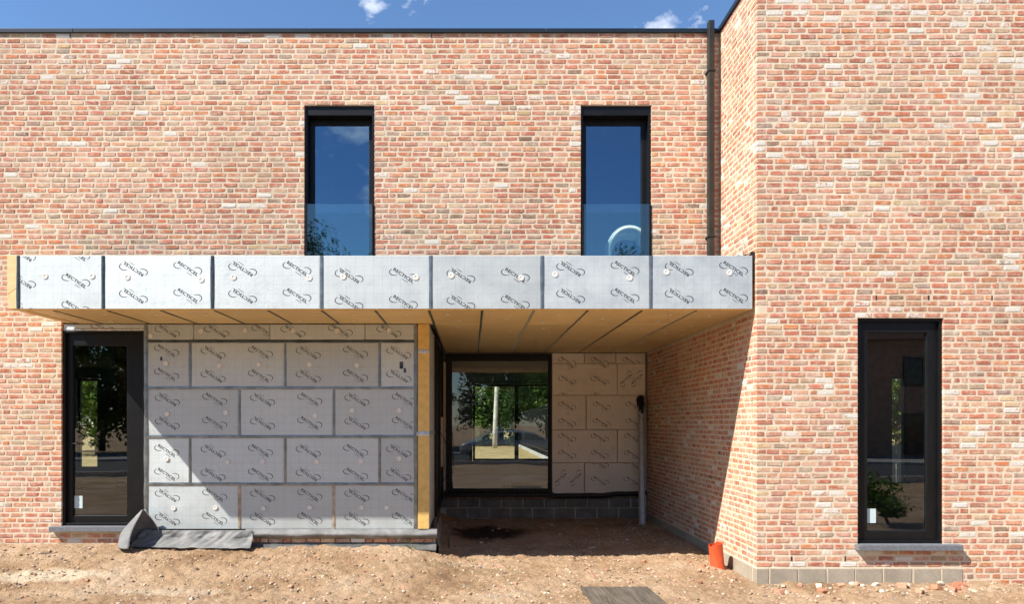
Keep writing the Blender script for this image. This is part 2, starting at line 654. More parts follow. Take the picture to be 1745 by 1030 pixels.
def wall_sheet(name, mat, u0, u1, z0, z1, holes, place, d0=-0.0005, thick=0.28, flip=False):
    holes = [(h[0] - 0.004, h[1] + 0.004, h[2] - 0.004, h[3] + 0.004) for h in holes]     # brick ends stay proud in the reveals
    us = sorted(set([u0, u1] + [x for h in holes for x in h[:2] if u0 < x < u1]))
    zs = sorted(set([z0, z1] + [x for h in holes for x in h[2:] if z0 < x < z1]))

    def solid(i, j):
        if i < 0 or j < 0 or i >= len(us) - 1 or j >= len(zs) - 1:
            return False
        a, b = (us[i] + us[i + 1]) / 2, (zs[j] + zs[j + 1]) / 2
        return not any(h[0] < a < h[1] and h[2] < b < h[3] for h in holes)
    mb = MB()

    def q(*p):
        pts = [place(*x) for x in p]
        mb.add(pts, [(0, 1, 2, 3)] if not flip else [(3, 2, 1, 0)])
    d1 = d0 - thick
    for i in range(len(us) - 1):
        for j in range(len(zs) - 1):
            if not solid(i, j):
                continue
            a, b, c, d = us[i], us[i + 1], zs[j], zs[j + 1]
            q((a, d0, c), (b, d0, c), (b, d0, d), (a, d0, d))
            q((b, d1, c), (a, d1, c), (a, d1, d), (b, d1, d))
            if not solid(i - 1, j):
                q((a, d1, c), (a, d0, c), (a, d0, d), (a, d1, d))
            if not solid(i + 1, j):
                q((b, d0, c), (b, d1, c), (b, d1, d), (b, d0, d))
            if not solid(i, j - 1):
                q((a, d1, c), (b, d1, c), (b, d0, c), (a, d0, c))
            if not solid(i, j + 1):
                q((a, d0, d), (b, d0, d), (b, d1, d), (a, d1, d))
    return mb.build(name, mat, house)


PALETTE = [((0.42, 0.15, 0.09), 21), ((0.465, 0.20, 0.12), 24), ((0.485, 0.255, 0.17), 22), ((0.49, 0.315, 0.22), 13),
           ((0.50, 0.19, 0.08), 9), ((0.37, 0.135, 0.085), 7), ((0.52, 0.385, 0.235), 7), ((0.40, 0.30, 0.21), 6),
           ((0.31, 0.26, 0.20), 3), ((0.19, 0.135, 0.10), 1.0)]
PW = [p[1] for p in PALETTE]


def brick_colour(white=0.05, drift=0.0):
    c = rng.choices(PALETTE, [w_ * (1 + (1.2 if i_ in (2, 3, 6, 7) else -0.9) * drift) for i_, w_ in enumerate(PW)])[0][0]
    g = rng.uniform(0.95, 1.3)
    a = 0.0
    r = rng.random()
    if r < white:
        a = rng.uniform(0.8, 1.1)
    elif r < white * 2.2:
        a = rng.uniform(0.36, 0.6)
    return (min(1, c[0] * g * rng.uniform(0.98, 1.06)), min(1, c[1] * g * rng.uniform(0.84, 1.0)),
            min(1, c[2] * g * rng.uniform(0.8, 0.98)), a)


def brick_shape(ln, h, depth, ends=False):
    """points (u, d, z) about the centre and faces"""
    a, b = ln / 2, h / 2
    n = 2
    j = 0.0022
    r = min(0.0065, b * 0.35, a * 0.3)

    def q():
        return r * rng.uniform(0.35, 1.3)
    mid = rng.uniform(-0.3, 0.3) * a
    per = [(-a, -b + q()), (-a + q(), -b + rng.uniform(-j, j)), (mid, -b + rng.uniform(-j, j)), (a - q(), -b + rng.uniform(-j, j)),
           (a, -b + q()), (a, b - q()), (a - q(), b + rng.uniform(-j, j)), (mid + rng.uniform(-.02, .02), b + rng.uniform(-j, j)),
           (-a + q(), b + rng.uniform(-j, j)), (-a, b - q())]
    if rng.random() < 0.10 and ln > 0.1:                       # a chipped end
        e = rng.choice((0, 1))
        sg = -1 if e == 0 else 1
        k = 1 if e == 0 else 3
        per[k] = (sg * (a - rng.uniform(0.015, 0.045)), per[k][1])
        k = 0 if e == 0 else 4
        per[k] = (per[k][0], -b + rng.uniform(0.012, 0.03))
    m = len(per)
    pr = rng.uniform(0.001, 0.0045)
    tilt = rng.uniform(-0.012, 0.012)
    ins = rng.uniform(0.0035, 0.006)
    v = [(u, -depth, z) for u, z in per]
    v += [(u, pr - 0.0040, z) for u, z in per]
    v += [(u * (1 - ins / a), pr + rng.uniform(-0.0008, 0.0008) + u * tilt, z * (1 - ins / b)) for u, z in per]
    f = []
    for k in range(m):
        k2 = (k + 1) % m
        f.append((k, k2, m + k2, m + k))
        f.append((m + k, m + k2, 2 * m + k2, 2 * m + k))
    f.append(tuple(2 * m + k for k in range(m)))
    return v, f


def courses(u0, u1, z_lo, z_hi, holes=(), end0=None, end1=None, white=0.05):
    """the bricks of a wall face: (u centre, z centre, length, height, white share)"""
    out = []
    k = math.ceil((z_lo - G0) / PITCH - 1e-4)
    while G0 + k * PITCH + PITCH * 0.9 < z_hi:
        zc = G0 + k * PITCH + PITCH * 0.5
        a0 = u0 + (end0(k) if end0 else 0)
        a1 = u1 - (end1(k) if end1 else 0)
        segs = [(a0, a1)]
        for h in holes:
            if h[2] < zc < h[3]:
                ns = []
                for s, e in segs:
                    if h[1] <= s or h[0] >= e:
                        ns.append((s, e))
                        continue
                    if h[0] > s:
                        ns.append((s, h[0]))
                    if h[1] < e:
                        ns.append((h[1], e))
                segs = ns
        for s, e in segs:
            u = s
            first = True
            while e - u > 0.03:
                if rng.random() < 0.13 or (first and k % 3 == 1):
                    ln = rng.uniform(0.068, 0.092)
                else:
                    ln = rng.uniform(0.158, 0.176)
                if first and rng.random() < 0.3:
                    ln = rng.uniform(0.10, 0.15)
                first = False
                if u + ln > e - 0.05:
                    ln = e - u
                    if ln > 0.2:
                        ln = ln / 2 - 0.01
                out.append((u + ln / 2, zc + rng.uniform(-0.0015, 0.0015), ln, 0.0475 + rng.uniform(-0.0025, 0.0025), white))
                u += ln + rng.uniform(0.016, 0.025)
        k += 1
    return out


p_main = lambda u, d, z: (u, YM - d, z)
p_tower = lambda u, d, z: (u, YT - d, z)
p_return = lambda u, d, z: (XR - d, u, z)

# openings
W1 = (-2.116, -1.232, 3.42, snap(5.811))
W2 = (1.381, 2.272, 3.42, snap(5.811))
DOOR = (-5.189, -4.15, 0.451, 2.93)
TW = (4.245, 5.187, snap(0.427), snap(2.892))
PORCH = (-5.189, XR, -0.4, snap(3.05))
XL = -11.0
XE = 9.6

mw = wall_sheet('wall', 'mortar', XL, XR, -0.4, ZTOP, [W1, W2, PORCH], p_main)
sill_wall = wall_sheet('wall', 'mortar', -5.189, -4.05, -0.3, 0.40, [], p_main)
tw = wall_sheet('wall', 'mortar', XR + 0.012, XE, -0.4, ZTOP, [TW], p_tower)
rw = wall_sheet('wall', 'mortar', YT + 0.27, YR, -0.4, 3.08, [], p_return, flip=True)
rw2 = wall_sheet('wall', 'mortar', YT + 0.27, YM + 0.2, 3.08, ZTOP, [], p_return, flip=True)
# the strip of the side wall nearest the corner
rw3 = wall_sheet('wall', 'mortar', YT + 0.005, YT + 0.27, -0.4, ZTOP, [], p_return, thick=0.02, flip=True)

PX1 = 5.33       # right end of the block plinth
jobs = []
jobs += [(p_main, False, b) for b in courses(XL + 0.02, XR - 0.01, 0.0, ZTOP, [W1, W2, PORCH], white=0.045)]
jobs += [(p_main, False, b) for b in courses(-5.189, -4.05, -0.1, 0.40, [])]
tower_b = courses(XR - 0.002, XE - 0.01, G0, ZTOP, [TW], end0=lambda k: 0.0 if k % 2 == 0 else 0.108, white=0.085)
jobs += [(p_tower, False, b) for b in tower_b]
jobs += [(p_tower, False, b) for b in courses(PX1 + 0.02, XE - 0.01, -0.3, G0, [], white=0.02)]
jobs += [(p_return, True, b) for b in courses(YT - 0.0025, YR - 0.01, G0, 3.02, [], end0=lambda k: 0.0 if k % 2 else 0.108, white=0.05)]
jobs += [(p_return, True, b) for b in courses(YT - 0.0025, YM - 0.01, 3.02, ZTOP, [], end0=lambda k: 0.0 if k % 2 else 0.108, white=0.09)]

near = sorted((b for b in tower_b if b[2] > 0.15), key=lambda b: (b[0] - 4.1) ** 2 + (b[1] - 1.9) ** 2)[:300]
near = set(id(b) for b in near)
stuff = MB()
for place, flip, b in jobs:
    u, z, ln, h, white = b
    v, f = brick_shape(ln, h, 0.092)
    cl = noise.noise(Vector((u * 0.9, z * 2.2, 1.5)))
    c = brick_colour(white * (1.8 if cl > 0.12 else 0.4), noise.noise(Vector((u * 0.7, z * 1.1, 7.5))))
    if flip:
        f = [tuple(reversed(x)) for x in f]
    if id(b) in near:
        o = Vector(place(u, 0, z))
        mb = MB()
        mb.add([Vector(place(u + p[0], p[1], z + p[2])) - o for p in v], f, 0, c)
        ob = bpy.data.objects.new('brick', mb.mesh('brick', ['brick']))
        ob.location = o
        link(ob, tw)
    else:
        stuff.add([place(u + p[0], p[1], z + p[2]) for p in v], f, 0, c)
tag(stuff.build('brickwork', 'brick', house), kind='stuff')

for px, py in ((1493, 505), (1582, 505), (1349, 954), (1440, 955), (1690, 505)):
    X_, Z_ = (px - 804) / 155.0, snap(EYE + (722 - py) / 155.0 - 0.03) + 0.03
    MB().box(X_ - 0.006, X_ + 0.006, YT - 0.004, YT + 0.02, Z_ - 0.024, Z_ + 0.026).build('weep_hole', 'black_film', tw)
for px, py in ((330, 64), (735, 64), (1150, 64), (120, 64)):
    X_, Z_ = (px - 804) / 134.7, snap(EYE + (722 - py) / 134.7 - 0.03) + 0.03
    MB().box(X_ - 0.006, X_ + 0.006, YM - 0.004, YM + 0.02, Z_ - 0.024, Z_ + 0.026).build('weep_hole', 'black_film', mw)

# block plinth under the right wing, one object per block
def block(x0, x1, y0, y1, z0, z1, mat, parent, jit=0.003):
    mb = MB()
    mb.box(x0, x1, y0 + rng.uniform(-jit, jit), y1, z0, z1)
    for i, q in enumerate(mb.v):
        mb.v[i] = tuple(c + rng.uniform(-jit, jit) * 0.6 for c in q)
    return bevel(mb.build('concrete_block', mat, parent), 0.005, 1)


x = XR - 0.012
for wd in (0.135, 0.30, 0.305, 0.295, 0.3, 0.31, 0.295, 0.23):
    block(x, x + wd, YT - 0.012, YT + 0.09, -0.05, G0 - 0.012, 'pale_block', tw)
    x += wd + rng.uniform(0.008, 0.02)
mb = MB()
mb.box(XR - 0.002, PX1 - 0.02, YT - 0.005, YT + 0.1, -0.06, G0 - 0.004)
mb.build('mortar_bed', 'mortar', tw)
y = YT + 0.13
while y < YR - 0.1:
    y2 = min(y + 0.3, YR - 0.02)
    block(XR - 0.014, XR + 0.09, y, y2, -0.05, G0 - 0.012, 'pale_block', rw)
    y = y2 + rng.uniform(0.008, 0.016)
# flashing foil squeezed out under the plinth
mb = MB()
def flash(u, v):
    X = 3.25 + u * 2.0
    n_ = noise.noise(Vector((X * 5, v * 2, 3)))
    return (X, YT - 0.012 - v * (0.09 + 0.03 * n_), -0.035 - 0.02 * v * v + 0.012 * n_)
mb.grid(flash, 40, 5)
mb.build('damp_proof_membrane', 'membrane_dark', tw, smooth=True)

# roof edge and roof, floors, inner walls
def slab(name, mat, b, parent=house, bev=0.0):
    o = MB().box(*b).build(name, mat, parent)
    if bev:
        bevel(o, bev)
    return o


x = XL
while x < XR - 0.06:                                     # coping in lengths of about 3 m
    x2 = min(x + 2.98, XR - 0.035)
    slab('coping', 'coping_metal', (x, x2, YM - 0.026, YM + 0.34, ZTOP + 0.001, ZTOP + 0.052), bev=0.003)
    x = x2 + 0.004
slab('coping', 'coping_metal', (XR - 0.03, XR + 0.3, YT - 0.03, YM + 0.33, ZTOP + 0.003, ZTOP + 0.058), bev=0.003)
slab('coping', 'coping_metal', (XR + 0.31, XE, YT - 0.03, YT + 0.3, ZTOP + 0.003, ZTOP + 0.058), bev=0.003)
slab('roof_slab', 'concrete', (XL + 0.02, XR, YM + 0.30, YB, 6.25, 6.5))
slab('roof_slab', 'concrete', (XR + 0.31, XE - 0.02, YT + 0.31, 13.0, 6.26, 6.5))
slab('floor_slab', 'concrete', (XL + 0.02, XR, YM + 0.30, YB, 3.135, 3.40))
slab('floor_slab', 'concrete', (XR + 0.31, XE - 0.02, YT + 0.31, 13.0, 3.135, 3.40))
slab('floor_slab', 'concrete', (XL + 0.02, -0.70, YM + 0.12, YB, 0.16, 0.46))
slab('floor_slab', 'concrete', (-0.68, XR + 0.4, YR + 0.2, YB, 0.16, 0.465))
slab('floor_slab', 'concrete', (XR + 0.31, XE - 0.02, YT + 0.29, 13.0, 0.14, 0.42))
slab('side_wall', 'inner_brick', (XL, XL + 0.25, YM + 0.29, YB, -0.2, 6.6))
slab('side_wall', 'inner_brick', (XE - 0.25, XE, YT + 0.29, 13.0, -0.2, 6.6))
slab('partition_wall', 'plaster', (-0.70, -0.55, YR + 0.25, YB - 0.05, 0.47, 3.13))
slab('partition_wall', 'plaster', (XR + 0.02, XR + 0.28, YR + 0.02, YB, 0.0, 6.6))
slab('partition_wall', 'plaster', (XL + 0.26, XR, 13.5, 13.62, 3.41, 6.24))
slab('partition_wall', 'inner_brick', (-6.3, -6.15, 12.5, YB - 0.05, 0.47, 3.13))
slab('partition_wall', 'plaster', (-4.1, -0.72, 11.3, 11.45, 0.47, 3.13))
p_back = lambda u, d, z: (u, YB + 0.3 + d, z)
REAR = (0.02, 2.45, 0.80, 2.73)
SLIT = (-9.85, -9.30, 0.60, 2.87)
wall_sheet('rear_wall', 'plaster', XL, XR + 0.3, -0.2, 6.6, [REAR, SLIT], p_back, thick=0.3, flip=True)
p_tback = lambda u, d, z: (u, 13.3 + d, z)
TSLIT = (7.757, 8.10, 0.58, 2.64)
wall_sheet('rear_wall', 'inner_brick', XR + 0.3, XE, -0.2, 6.6, [TSLIT], p_tback, thick=0.3, flip=True)

# ------------------------------------------------------------------ windows


def window(b, yf, glass_y, inset, mats=('black_metal', 'dark_grey_metal'), head=0.0, guard=False, name='window',
           sash=0.055, front=0.025, glass='pane_glass', label=None, sticker=False):
    """outer frame flush with the opening, sash set back, pane in it"""
    x0, x1, z0, z1 = b
    l, r, bo, t = inset
    fw = 0.03
    y0 = yf + front
    y1 = yf + glass_y
    fr = MB().ring(x0 + .002, x1 - .002, z0 + .002, z1 - .002, fw, fw, 0.03, fw + head, y0, y1 + 0.06)
    fr = bevel(fr.build(name, mats[0], house), 0.003)
    if label:
        fr['label'] = label
    sa = MB().ring(x0 + fw, x1 - fw, z0 + 0.03, z1 - fw - head, l - fw, r - fw, bo - 0.03, t - fw - head,
                   y1 - 0.03, y1 + 0.045)
    sa = bevel(sa.build('sash', mats[0], fr), 0.004)
    gx0, gx1, gz0, gz1 = x0 + l, x1 - r, z0 + bo, z1 - t
    gp = MB().add([(gx0 - .012, y1, gz0 - .012), (gx1 + .012, y1, gz0 - .012),
                   (gx1 + .012, y1, gz1 + .012), (gx0 - .012, y1, gz1 + .012)], [(0, 1, 2, 3)])
    gp.build('glass_pane', glass, fr)
    bd = MB().ring(gx0 - .001, gx1 + .001, gz0 - .001, gz1 + .001, .008, .008, .008, .008, y1 - 0.012, y1 - 0.004)
    bd.build('glazing_bead', mats[1], fr)
    if head:
        hb = MB().box(x0 + fw + .004, x1 - fw - .004, y0 + 0.01, y1 + 0.02, z1 - fw - head + 0.02, z1 - fw - 0.002)
        bevel(hb.build('blind_box', mats[1], fr), 0.004)
    if guard:
        g = MB().box(x0 + 0.035, x1 - 0.02, yf - 0.012, yf - 0.002, z0 + 0.02, 4.527)
        bevel(g.build('glass_balustrade', 'guard_glass', fr), 0.002)
        for sx in (x0 + 0.012, x1 - 0.030):
            bevel(MB().box(sx, sx + 0.02, yf - 0.016, yf + 0.03, z0 + 0.05, 4.527).build('balustrade_rail', mats[0], fr), 0.002)
    if sticker:
        s = MB().box(gx0 + 0.005, gx0 + 0.11, y1 - 0.003, y1 - 0.001, gz0 + 0.09, gz0 + 0.25)
        s.build('sticker', 'sticker', fr)
    return fr


w1 = window(W1, YM, 0.18, (0.086, 0.086, 0.09, 0.18), head=0.085, guard=True, glass='coated_glass')
w2 = window(W2, YM, 0.18, (0.086, 0.086, 0.09, 0.18), head=0.085, guard=True, glass='coated_glass')
wd = window(DOOR, YM, 0.10, (0.10, 0.25, 0.12, 0.185), name='glazed_door', sticker=True)
wt = window((TW[0], TW[1], TW[2], TW[3]), YT, 0.09, (0.138, 0.138, 0.125, 0.15), sticker=True)
# lever handle of the glazed door and screws/restrictors on frames
mb = MB()
mb.tube([(-5.075, YM + 0.07, 1.49), (-5.075, YM + 0.035, 1.49), (-4.97, YM + 0.035, 1.49)], 0.009, 8)
mb.build('door_handle', 'black_metal', wd, smooth=True)
PW_ = (-0.49, 1.426, 0.513, 2.985)
wp = window(PW_, YR, 0.06, (0.13, 0.055, 0.06, 0.115), name='window', front=-0.03)
# blue stone sills
bevel(MB().box(-5.31, -4.26, YM - 0.075, YM + 0.12, 0.385, 0.449).build('sill', 'bluestone', wd), 0.004)
bevel(MB().box(TW[0] - 0.035, TW[1] + 0.16, YT - 0.085, YT + 0.10, TW[2] - 0.065, TW[2] - 0.002).build('sill', 'bluestone', wt), 0.004)
bevel(MB().box(-0.52, 1.46, YR - 0.10, YR + 0.05, 0.435, 0.510).build('sill', 'black_metal', wp), 0.004)
# rear windows
def rear_window(b, y, mull=()):
    fr = MB().ring(b[0] + .003, b[1] - .003, b[2] + .003, b[3] - .003, .06, .06, .06, .06, y + 0.1, y + 0.18)
    for m in mull:
        fr.box(m - 0.05, m + 0.05, y + 0.102, y + 0.178, b[2] + 0.063, b[3] - 0.063)
    fr = bevel(fr.build('window', 'black_metal', house), 0.003)
    MB().add([(b[0] + .05, y + .14, b[2] + .05), (b[1] - .05, y + .14, b[2] + .05), (b[1] - .05, y + .14, b[3] - .05),
              (b[0] + .05, y + .14, b[3] - .05)], [(0, 1, 2, 3)]).build('glass_pane', 'pane_glass', fr)
    return fr


rear_window(REAR, YB, (1.12,))
rear_window(SLIT, YB)
rear_window(TSLIT, 13.0)

# ------------------------------------------------------------------ insulation panels
def text_mesh(body, size):
    cu = bpy.data.curves.new('print', 'FONT')
    cu.body = body
    cu.size = size
    cu.resolution_u = 2
    cu.align_x = 'CENTER'
    cu.align_y = 'CENTER'
    cu.offset = 0.0009 if size > 0.03 else 0.0
    ob = bpy.data.objects.new('print', cu)
    col.objects.link(ob)
    dg = bpy.context.evaluated_depsgraph_get()
    me = bpy.data.meshes.new_from_object(ob.evaluated_get(dg))
    v = [tuple(p.co) for p in me.vertices]
    f = [tuple(p.vertices) for p in me.polygons]
    bpy.data.objects.remove(ob)
    bpy.data.curves.remove(cu)
    bpy.data.meshes.remove(me)
    return v, f


def make_logo():
    V, F = [], []

    def put(v, f):
        b = len(V)
        V.extend(v)
        F.extend([tuple(b + i for i in q) for q in f])
    ang = R(-34)
    ca, sa = math.cos(ang), math.sin(ang)
    v, f = text_mesh('RECTICEL', 0.052)
    xs = [p[0] for p in v]
    k = 0.262 / (max(xs) - min(xs))
    put([(p[0] * k * ca - p[1] * 0.95 * sa, p[0] * k * sa + p[1] * 0.95 * ca) for p in v], f)
    v, f = text_mesh('insulation', 0.019)
    put([((p[0] + 0.045) * ca - (p[1] - 0.037) * sa, (p[0] + 0.045) * sa + (p[1] - 0.037) * ca) for p in v], f)

    def swoosh(cx, cz, rx, rz, a0, a1):
        n = 22
        pts = []
        for i in range(n + 1):
            a = R(a0 + (a1 - a0) * i / n)
            t = 0.0012 + 0.0034 * math.sin(math.pi * i / n)
            pts.append((cx + (rx + t) * math.cos(a), cz + (rz + t) * math.sin(a)))
            pts.append((cx + (rx - t) * math.cos(a), cz + (rz - t) * math.sin(a)))
        fs = []
        for i in range(n):
            q = (2 * i, 2 * i + 1, 2 * i + 3, 2 * i + 2)
            fs.append(q if a1 > a0 else tuple(reversed(q)))
        fs = [tuple(reversed(q)) for q in fs] if a1 < a0 else fs
        put(pts, fs)
    swoosh(-0.098, 0.040, 0.056, 0.037, 118, 300)
    swoosh(0.098, -0.026, 0.056, 0.040, 120, -62)
    return V, F


LOGO = make_logo()


def clip_poly(poly, x0, x1, z0, z1):
    for axis, lim, sgn in ((0, x0, 1), (0, x1, -1), (1, z0, 1), (1, z1, -1)):
        out = []
        for i in range(len(poly)):
            a, b = poly[i], poly[(i + 1) % len(poly)]
            da, db = (a[axis] - lim) * sgn, (b[axis] - lim) * sgn
            if da >= 0:
                out.append(a)
            if (da >= 0) != (db >= 0):
                t = da / (da - db)
                out.append((a[0] + (b[0] - a[0]) * t, a[1] + (b[1] - a[1]) * t))
        poly = out
        if len(poly) < 3:
            return []
    return poly


def panel(parent, w, h, t, mat, mats_edge, M, logos=(), name='insulation_panel', puff=0.0):
    """a board: front at local y = 0 looking to -y; logos = [(x, z, turn in degrees)]"""
    mb = MB()
    b = 0.004
    vs, fs = [], []
    o = [(0, 0), (w, 0), (w, h), (0, h)]
    i = [(b, b), (w - b, b), (w - b, h - b), (b, h - b)]
    v = [(p[0], b, p[1]) for p in o] + [(p[0], 0, p[1]) for p in i] + [(p[0], t, p[1]) for p in o]
    mb.add(v, [(4, 5, 6, 7)], 0)
    for k in range(4):
        n = (k + 1) % 4
        mb.f.append([k, n, 4 + n, 4 + k]); mb.mi.append(0)
        mb.f.append([8 + k, 8 + n, n, k]); mb.mi.append(2)
    mb.f.append([11, 10, 9, 8]); mb.mi.append(2)
    V, F = LOGO
    for lx, lz, turn in logos:
        c, s = math.cos(R(turn)), math.sin(R(turn))
        P = [(lx + p[0] * c - p[1] * s, lz + p[0] * s + p[1] * c) for p in V]
        for f in F:
            pl = clip_poly([P[k] for k in f], 0.006, w - 0.006, 0.006, h - 0.006)
            if len(pl) >= 3:
                mb.add([(q[0], -0.0012, q[1]) for q in pl], [tuple(range(len(pl)))], 1)
    me = mb.mesh(name, [mat, 'ink', mats_edge])
    ob = bpy.data.objects.new(name, me)
    ob.matrix_basis = M
    link(ob, parent)
    return ob


def strip(parent, pts, wd_, nrm, mat, name='joint_tape', th=0.0022):
    """tape along a straight line from a to b, lying on a face with normal nrm"""
    a, b = Vector(pts[0]), Vector(pts[1])
    n_ = Vector(nrm)
    d = (b - a)
    L = d.length
    d.normalize()
    s = n_.cross(d)
    mb = MB()
    N = max(2, int(L / 0.12))
    top = []
    for i in range(N + 1):
        p = a + d * (L * i / N)
        w2 = wd_ / 2 * rng.uniform(0.86, 1.12)
        lift = rng.uniform(0.0, 0.0025)
        top.append(p + s * w2 + n_ * th)
        top.append(p + n_ * (th + 0.002 + lift))
        top.append(p - s * w2 + n_ * th)
    fs = []
    for i in range(N):
        k = i * 3
        fs += [(k, k + 3, k + 4, k + 1), (k + 1, k + 4, k + 5, k + 2)]
    base = len(top)
    top += [q - n_ * (th + 0.004) for q in top[:]]
    for i in range(N):
        k = i * 3
        fs += [(base + k, base + k + 3, k + 3, k), (k + 2, k + 5, base + k + 5, base + k + 2)]
    mb.add(top, fs)
    return mb.build(name, mat, parent)


def washer(parent, p, nrm, r=0.035):
    n_ = Vector(nrm)
    a = n_.orthogonal().normalized()
    b = n_.cross(a)
    mb = MB()
    vs, N = [], 14
    for rr, hh in ((r, 0.0), (r, 0.0035), (r * 0.55, 0.005), (r * 0.38, 0.0015), (r * 0.2, 0.0015)):
        for k in range(N):
            t = 2 * math.pi * k / N
            vs.append(Vector(p) + (a * math.cos(t) + b * math.sin(t)) * rr + n_ * hh)
    fs = [(j * N + k, j * N + (k + 1) % N, (j + 1) * N + (k + 1) % N, (j + 1) * N + k) for j in range(4) for k in range(N)]
    fs.append(tuple(4 * N + k for k in range(N)))
    mb.add(vs, fs)
    return mb.build('fixing_washer', 'washer', parent, smooth=False)


T = Matrix.Translation
FRONT = (0, -1, 0)

# --- canopy
XC0, XC1 = -5.13, 3.10
ZC1 = 3.602
canopy = MB().box(XC0 + 0.15, XR - 0.02, YF + 0.105, YM - 0.03, ZS + 0.105, ZC1 - 0.03).build('canopy', 'new_wood', house)
fx = [-4.992, -4.067, -2.862, -1.658, -0.453, 0.777, 1.975, XC1]
phase = [0.30, 0.16, 0.155, 0.11, 0.115, 0.145, 0.14]
firstx = [0.62, 0.33, 0.33, 0.30, 0.33, 0.31, 0.31]
for i in range(7):
    w_ = fx[i + 1] - fx[i] - 0.006
    lg = []
    z0 = [0.30, 0.155, 0.155, 0.40, 0.40, 0.155, 0.155][i] - 0.0
    zt = [0.31, 0.445, 0.445, 0.37, 0.37, 0.445, 0.445][i]
    for c_ in range(-1, 3):
        xx = firstx[i] + 0.6 * c_
        turn = 180 if (c_ % 2 == 0) else 0
        if i == 0:
            turn = 0 if c_ % 2 == 0 else 180
        for r_ in (-1, 0, 1):
            lg.append((xx, zt + 0.3 * r_ - (0.0 if i else 0.0), turn))
    panel(canopy, w_, ZC1 - ZS, 0.10, 'foil', 'foam', T((fx[i] + 0.003, YF, ZS)), lg)
    if i:
        strip(canopy, ((fx[i], YF, ZS + 0.002), (fx[i], YF, ZC1 - 0.002)), 0.042, FRONT, 'tape_dark' if i < 3 else 'tape')
strip(canopy, ((fx[0] - 0.012, YF, ZS + 0.004), (fx[0] - 0.012, YF, ZC1)), 0.04, FRONT, 'tape_dark')
for px, py in ((77, 471), (157, 471), (217, 473), (343, 477), (398, 473), (527, 474), (585, 472), (709, 473), (769, 470), (888, 474),
               (946, 468), (1073, 474), (1136, 464), (1243, 465)):
    washer(canopy, ((px - 804) / 154.4, YF - 0.001, EYE + (722 - py) / 154.4), FRONT, 0.033)
# the end board, its yellow foam edge towards us, in two pieces with an oblique cut
Zc = ZS + 0.19
e1 = MB()
a_ = XC0; b_ = fx[0] - 0.02
e1.add([(a_, YF + .004, Zc - .03), (b_, YF + .004, Zc + .05), (b_, YF + .004, ZC1 + .004), (a_, YF + .004, ZC1 + .004),
        (a_, YM - .01, Zc - .03), (b_, YM - .01, Zc + .05), (b_, YM - .01, ZC1 + .004), (a_, YM - .01, ZC1 + .004)],
       [(0, 1, 2, 3), (5, 4, 7, 6), (1, 5, 6, 2), (4, 0, 3, 7), (3, 2, 6, 7), (4, 5, 1, 0)])
bevel(e1.build('end_board', 'foam_pale', canopy), 0.003)
e2 = MB()
e2.add([(a_ + .012, YF + .002, ZS + .004), (b_, YF + .002, ZS + .004), (b_, YF + .002, Zc + .044), (a_ + .002, YF + .002, Zc - .037),
        (a_ + .012, YM - .01, ZS + .004), (b_, YM - .01, ZS + .004), (b_, YM - .01, Zc + .044), (a_ + .002, YM - .01, Zc - .037)],
       [(0, 1, 2, 3), (5, 4, 7, 6), (1, 5, 6, 2), (4, 0, 3, 7), (3, 2, 6, 7), (4, 5, 1, 0)])
bevel(e2.build('end_board', 'foam_pale', canopy), 0.003)
# roof film on top of the canopy and the folded black film in the corner
slab('roof_film', 'black_film', (XC0 + 0.02, XR - 0.03, YF + 0.02, YM - 0.04, ZC1 - 0.028, ZC1 - 0.006), canopy)
mb = MB()
mb.grid(lambda u, v: (XR - 0.20 + 0.19 * u, YF + 0.05 + 0.55 * v, ZC1 + 0.012 + 0.05 * u * u + 0.015 * noise.noise(Vector((u * 4, v * 5, 0)))), 8, 8)
mb.build('corner_film', 'black_film', canopy, smooth=True)
slab('corner_film', 'black_film', (XC1 + 0.006, XR - 0.006, YF + 0.02, YF + 0.08, ZS + 0.30, ZC1 + 0.05), canopy)

# soffit boards, 0.6 m strips, underside looking down
xj = [XC0 + 0.16, -4.68, -4.08, -3.48, -2.88, -2.28, -1.68, -1.08, -0.48, 0.117, 0.697, 1.297, 1.905, 2.515, XR - 0.02]
DOWN = (0, 0, -1)
SOFF = Matrix.Rotation(R(90), 4, 'X')      # local -y -> down


def soffit_panel(x0, x1, y0, y1):
    # local x -> x, local z -> -y after the turn, so start from the far end
    M = T((x0 + 0.003, y1 - 0.003, ZS + rng.uniform(-0.001, 0.002))) @ SOFF
    panel(canopy, x1 - x0 - 0.006, (y1 - y0) - 0.006, 0.10, 'soffit_facing', 'foam', M, name='soffit_panel')


for i in range(len(xj) - 1):
    x0, x1 = xj[i], xj[i + 1]
    yend = YI - 0.01 if x1 <= -0.4 else YR - 0.01
    cuts = [YF + 0.105]
    first = {13: 1.75, 12: 1.17, 11: 2.55, 10: 1.25, 9: 2.5, 8: 1.15}.get(i, 9.0)
    yy = YF + first
    while yy < yend - 0.15:
        cuts.append(yy)
        yy += 1.25 if i != 12 else 2.5
    cuts.append(yend)
    for a, b in zip(cuts, cuts[1:]):
        soffit_panel(x0, x1, a, b)
        for q in range(2 if (b - a) > 0.9 else 1):
            washer(canopy, (x0 + rng.uniform(0.12, 0.48), a + (b - a) * (0.25 + 0.5 * q), ZS - 0.002), DOWN, 0.028)
    if i:
        mt = ['tape_dark', 'tape_silver', 'tape'][i % 3] if i > 8 else 'tape_dark'
        ye = yend
        strip(canopy, ((x0, YF + 0.12, ZS - 0.001), (x0, ye, ZS - 0.001)), 0.028, DOWN, mt)

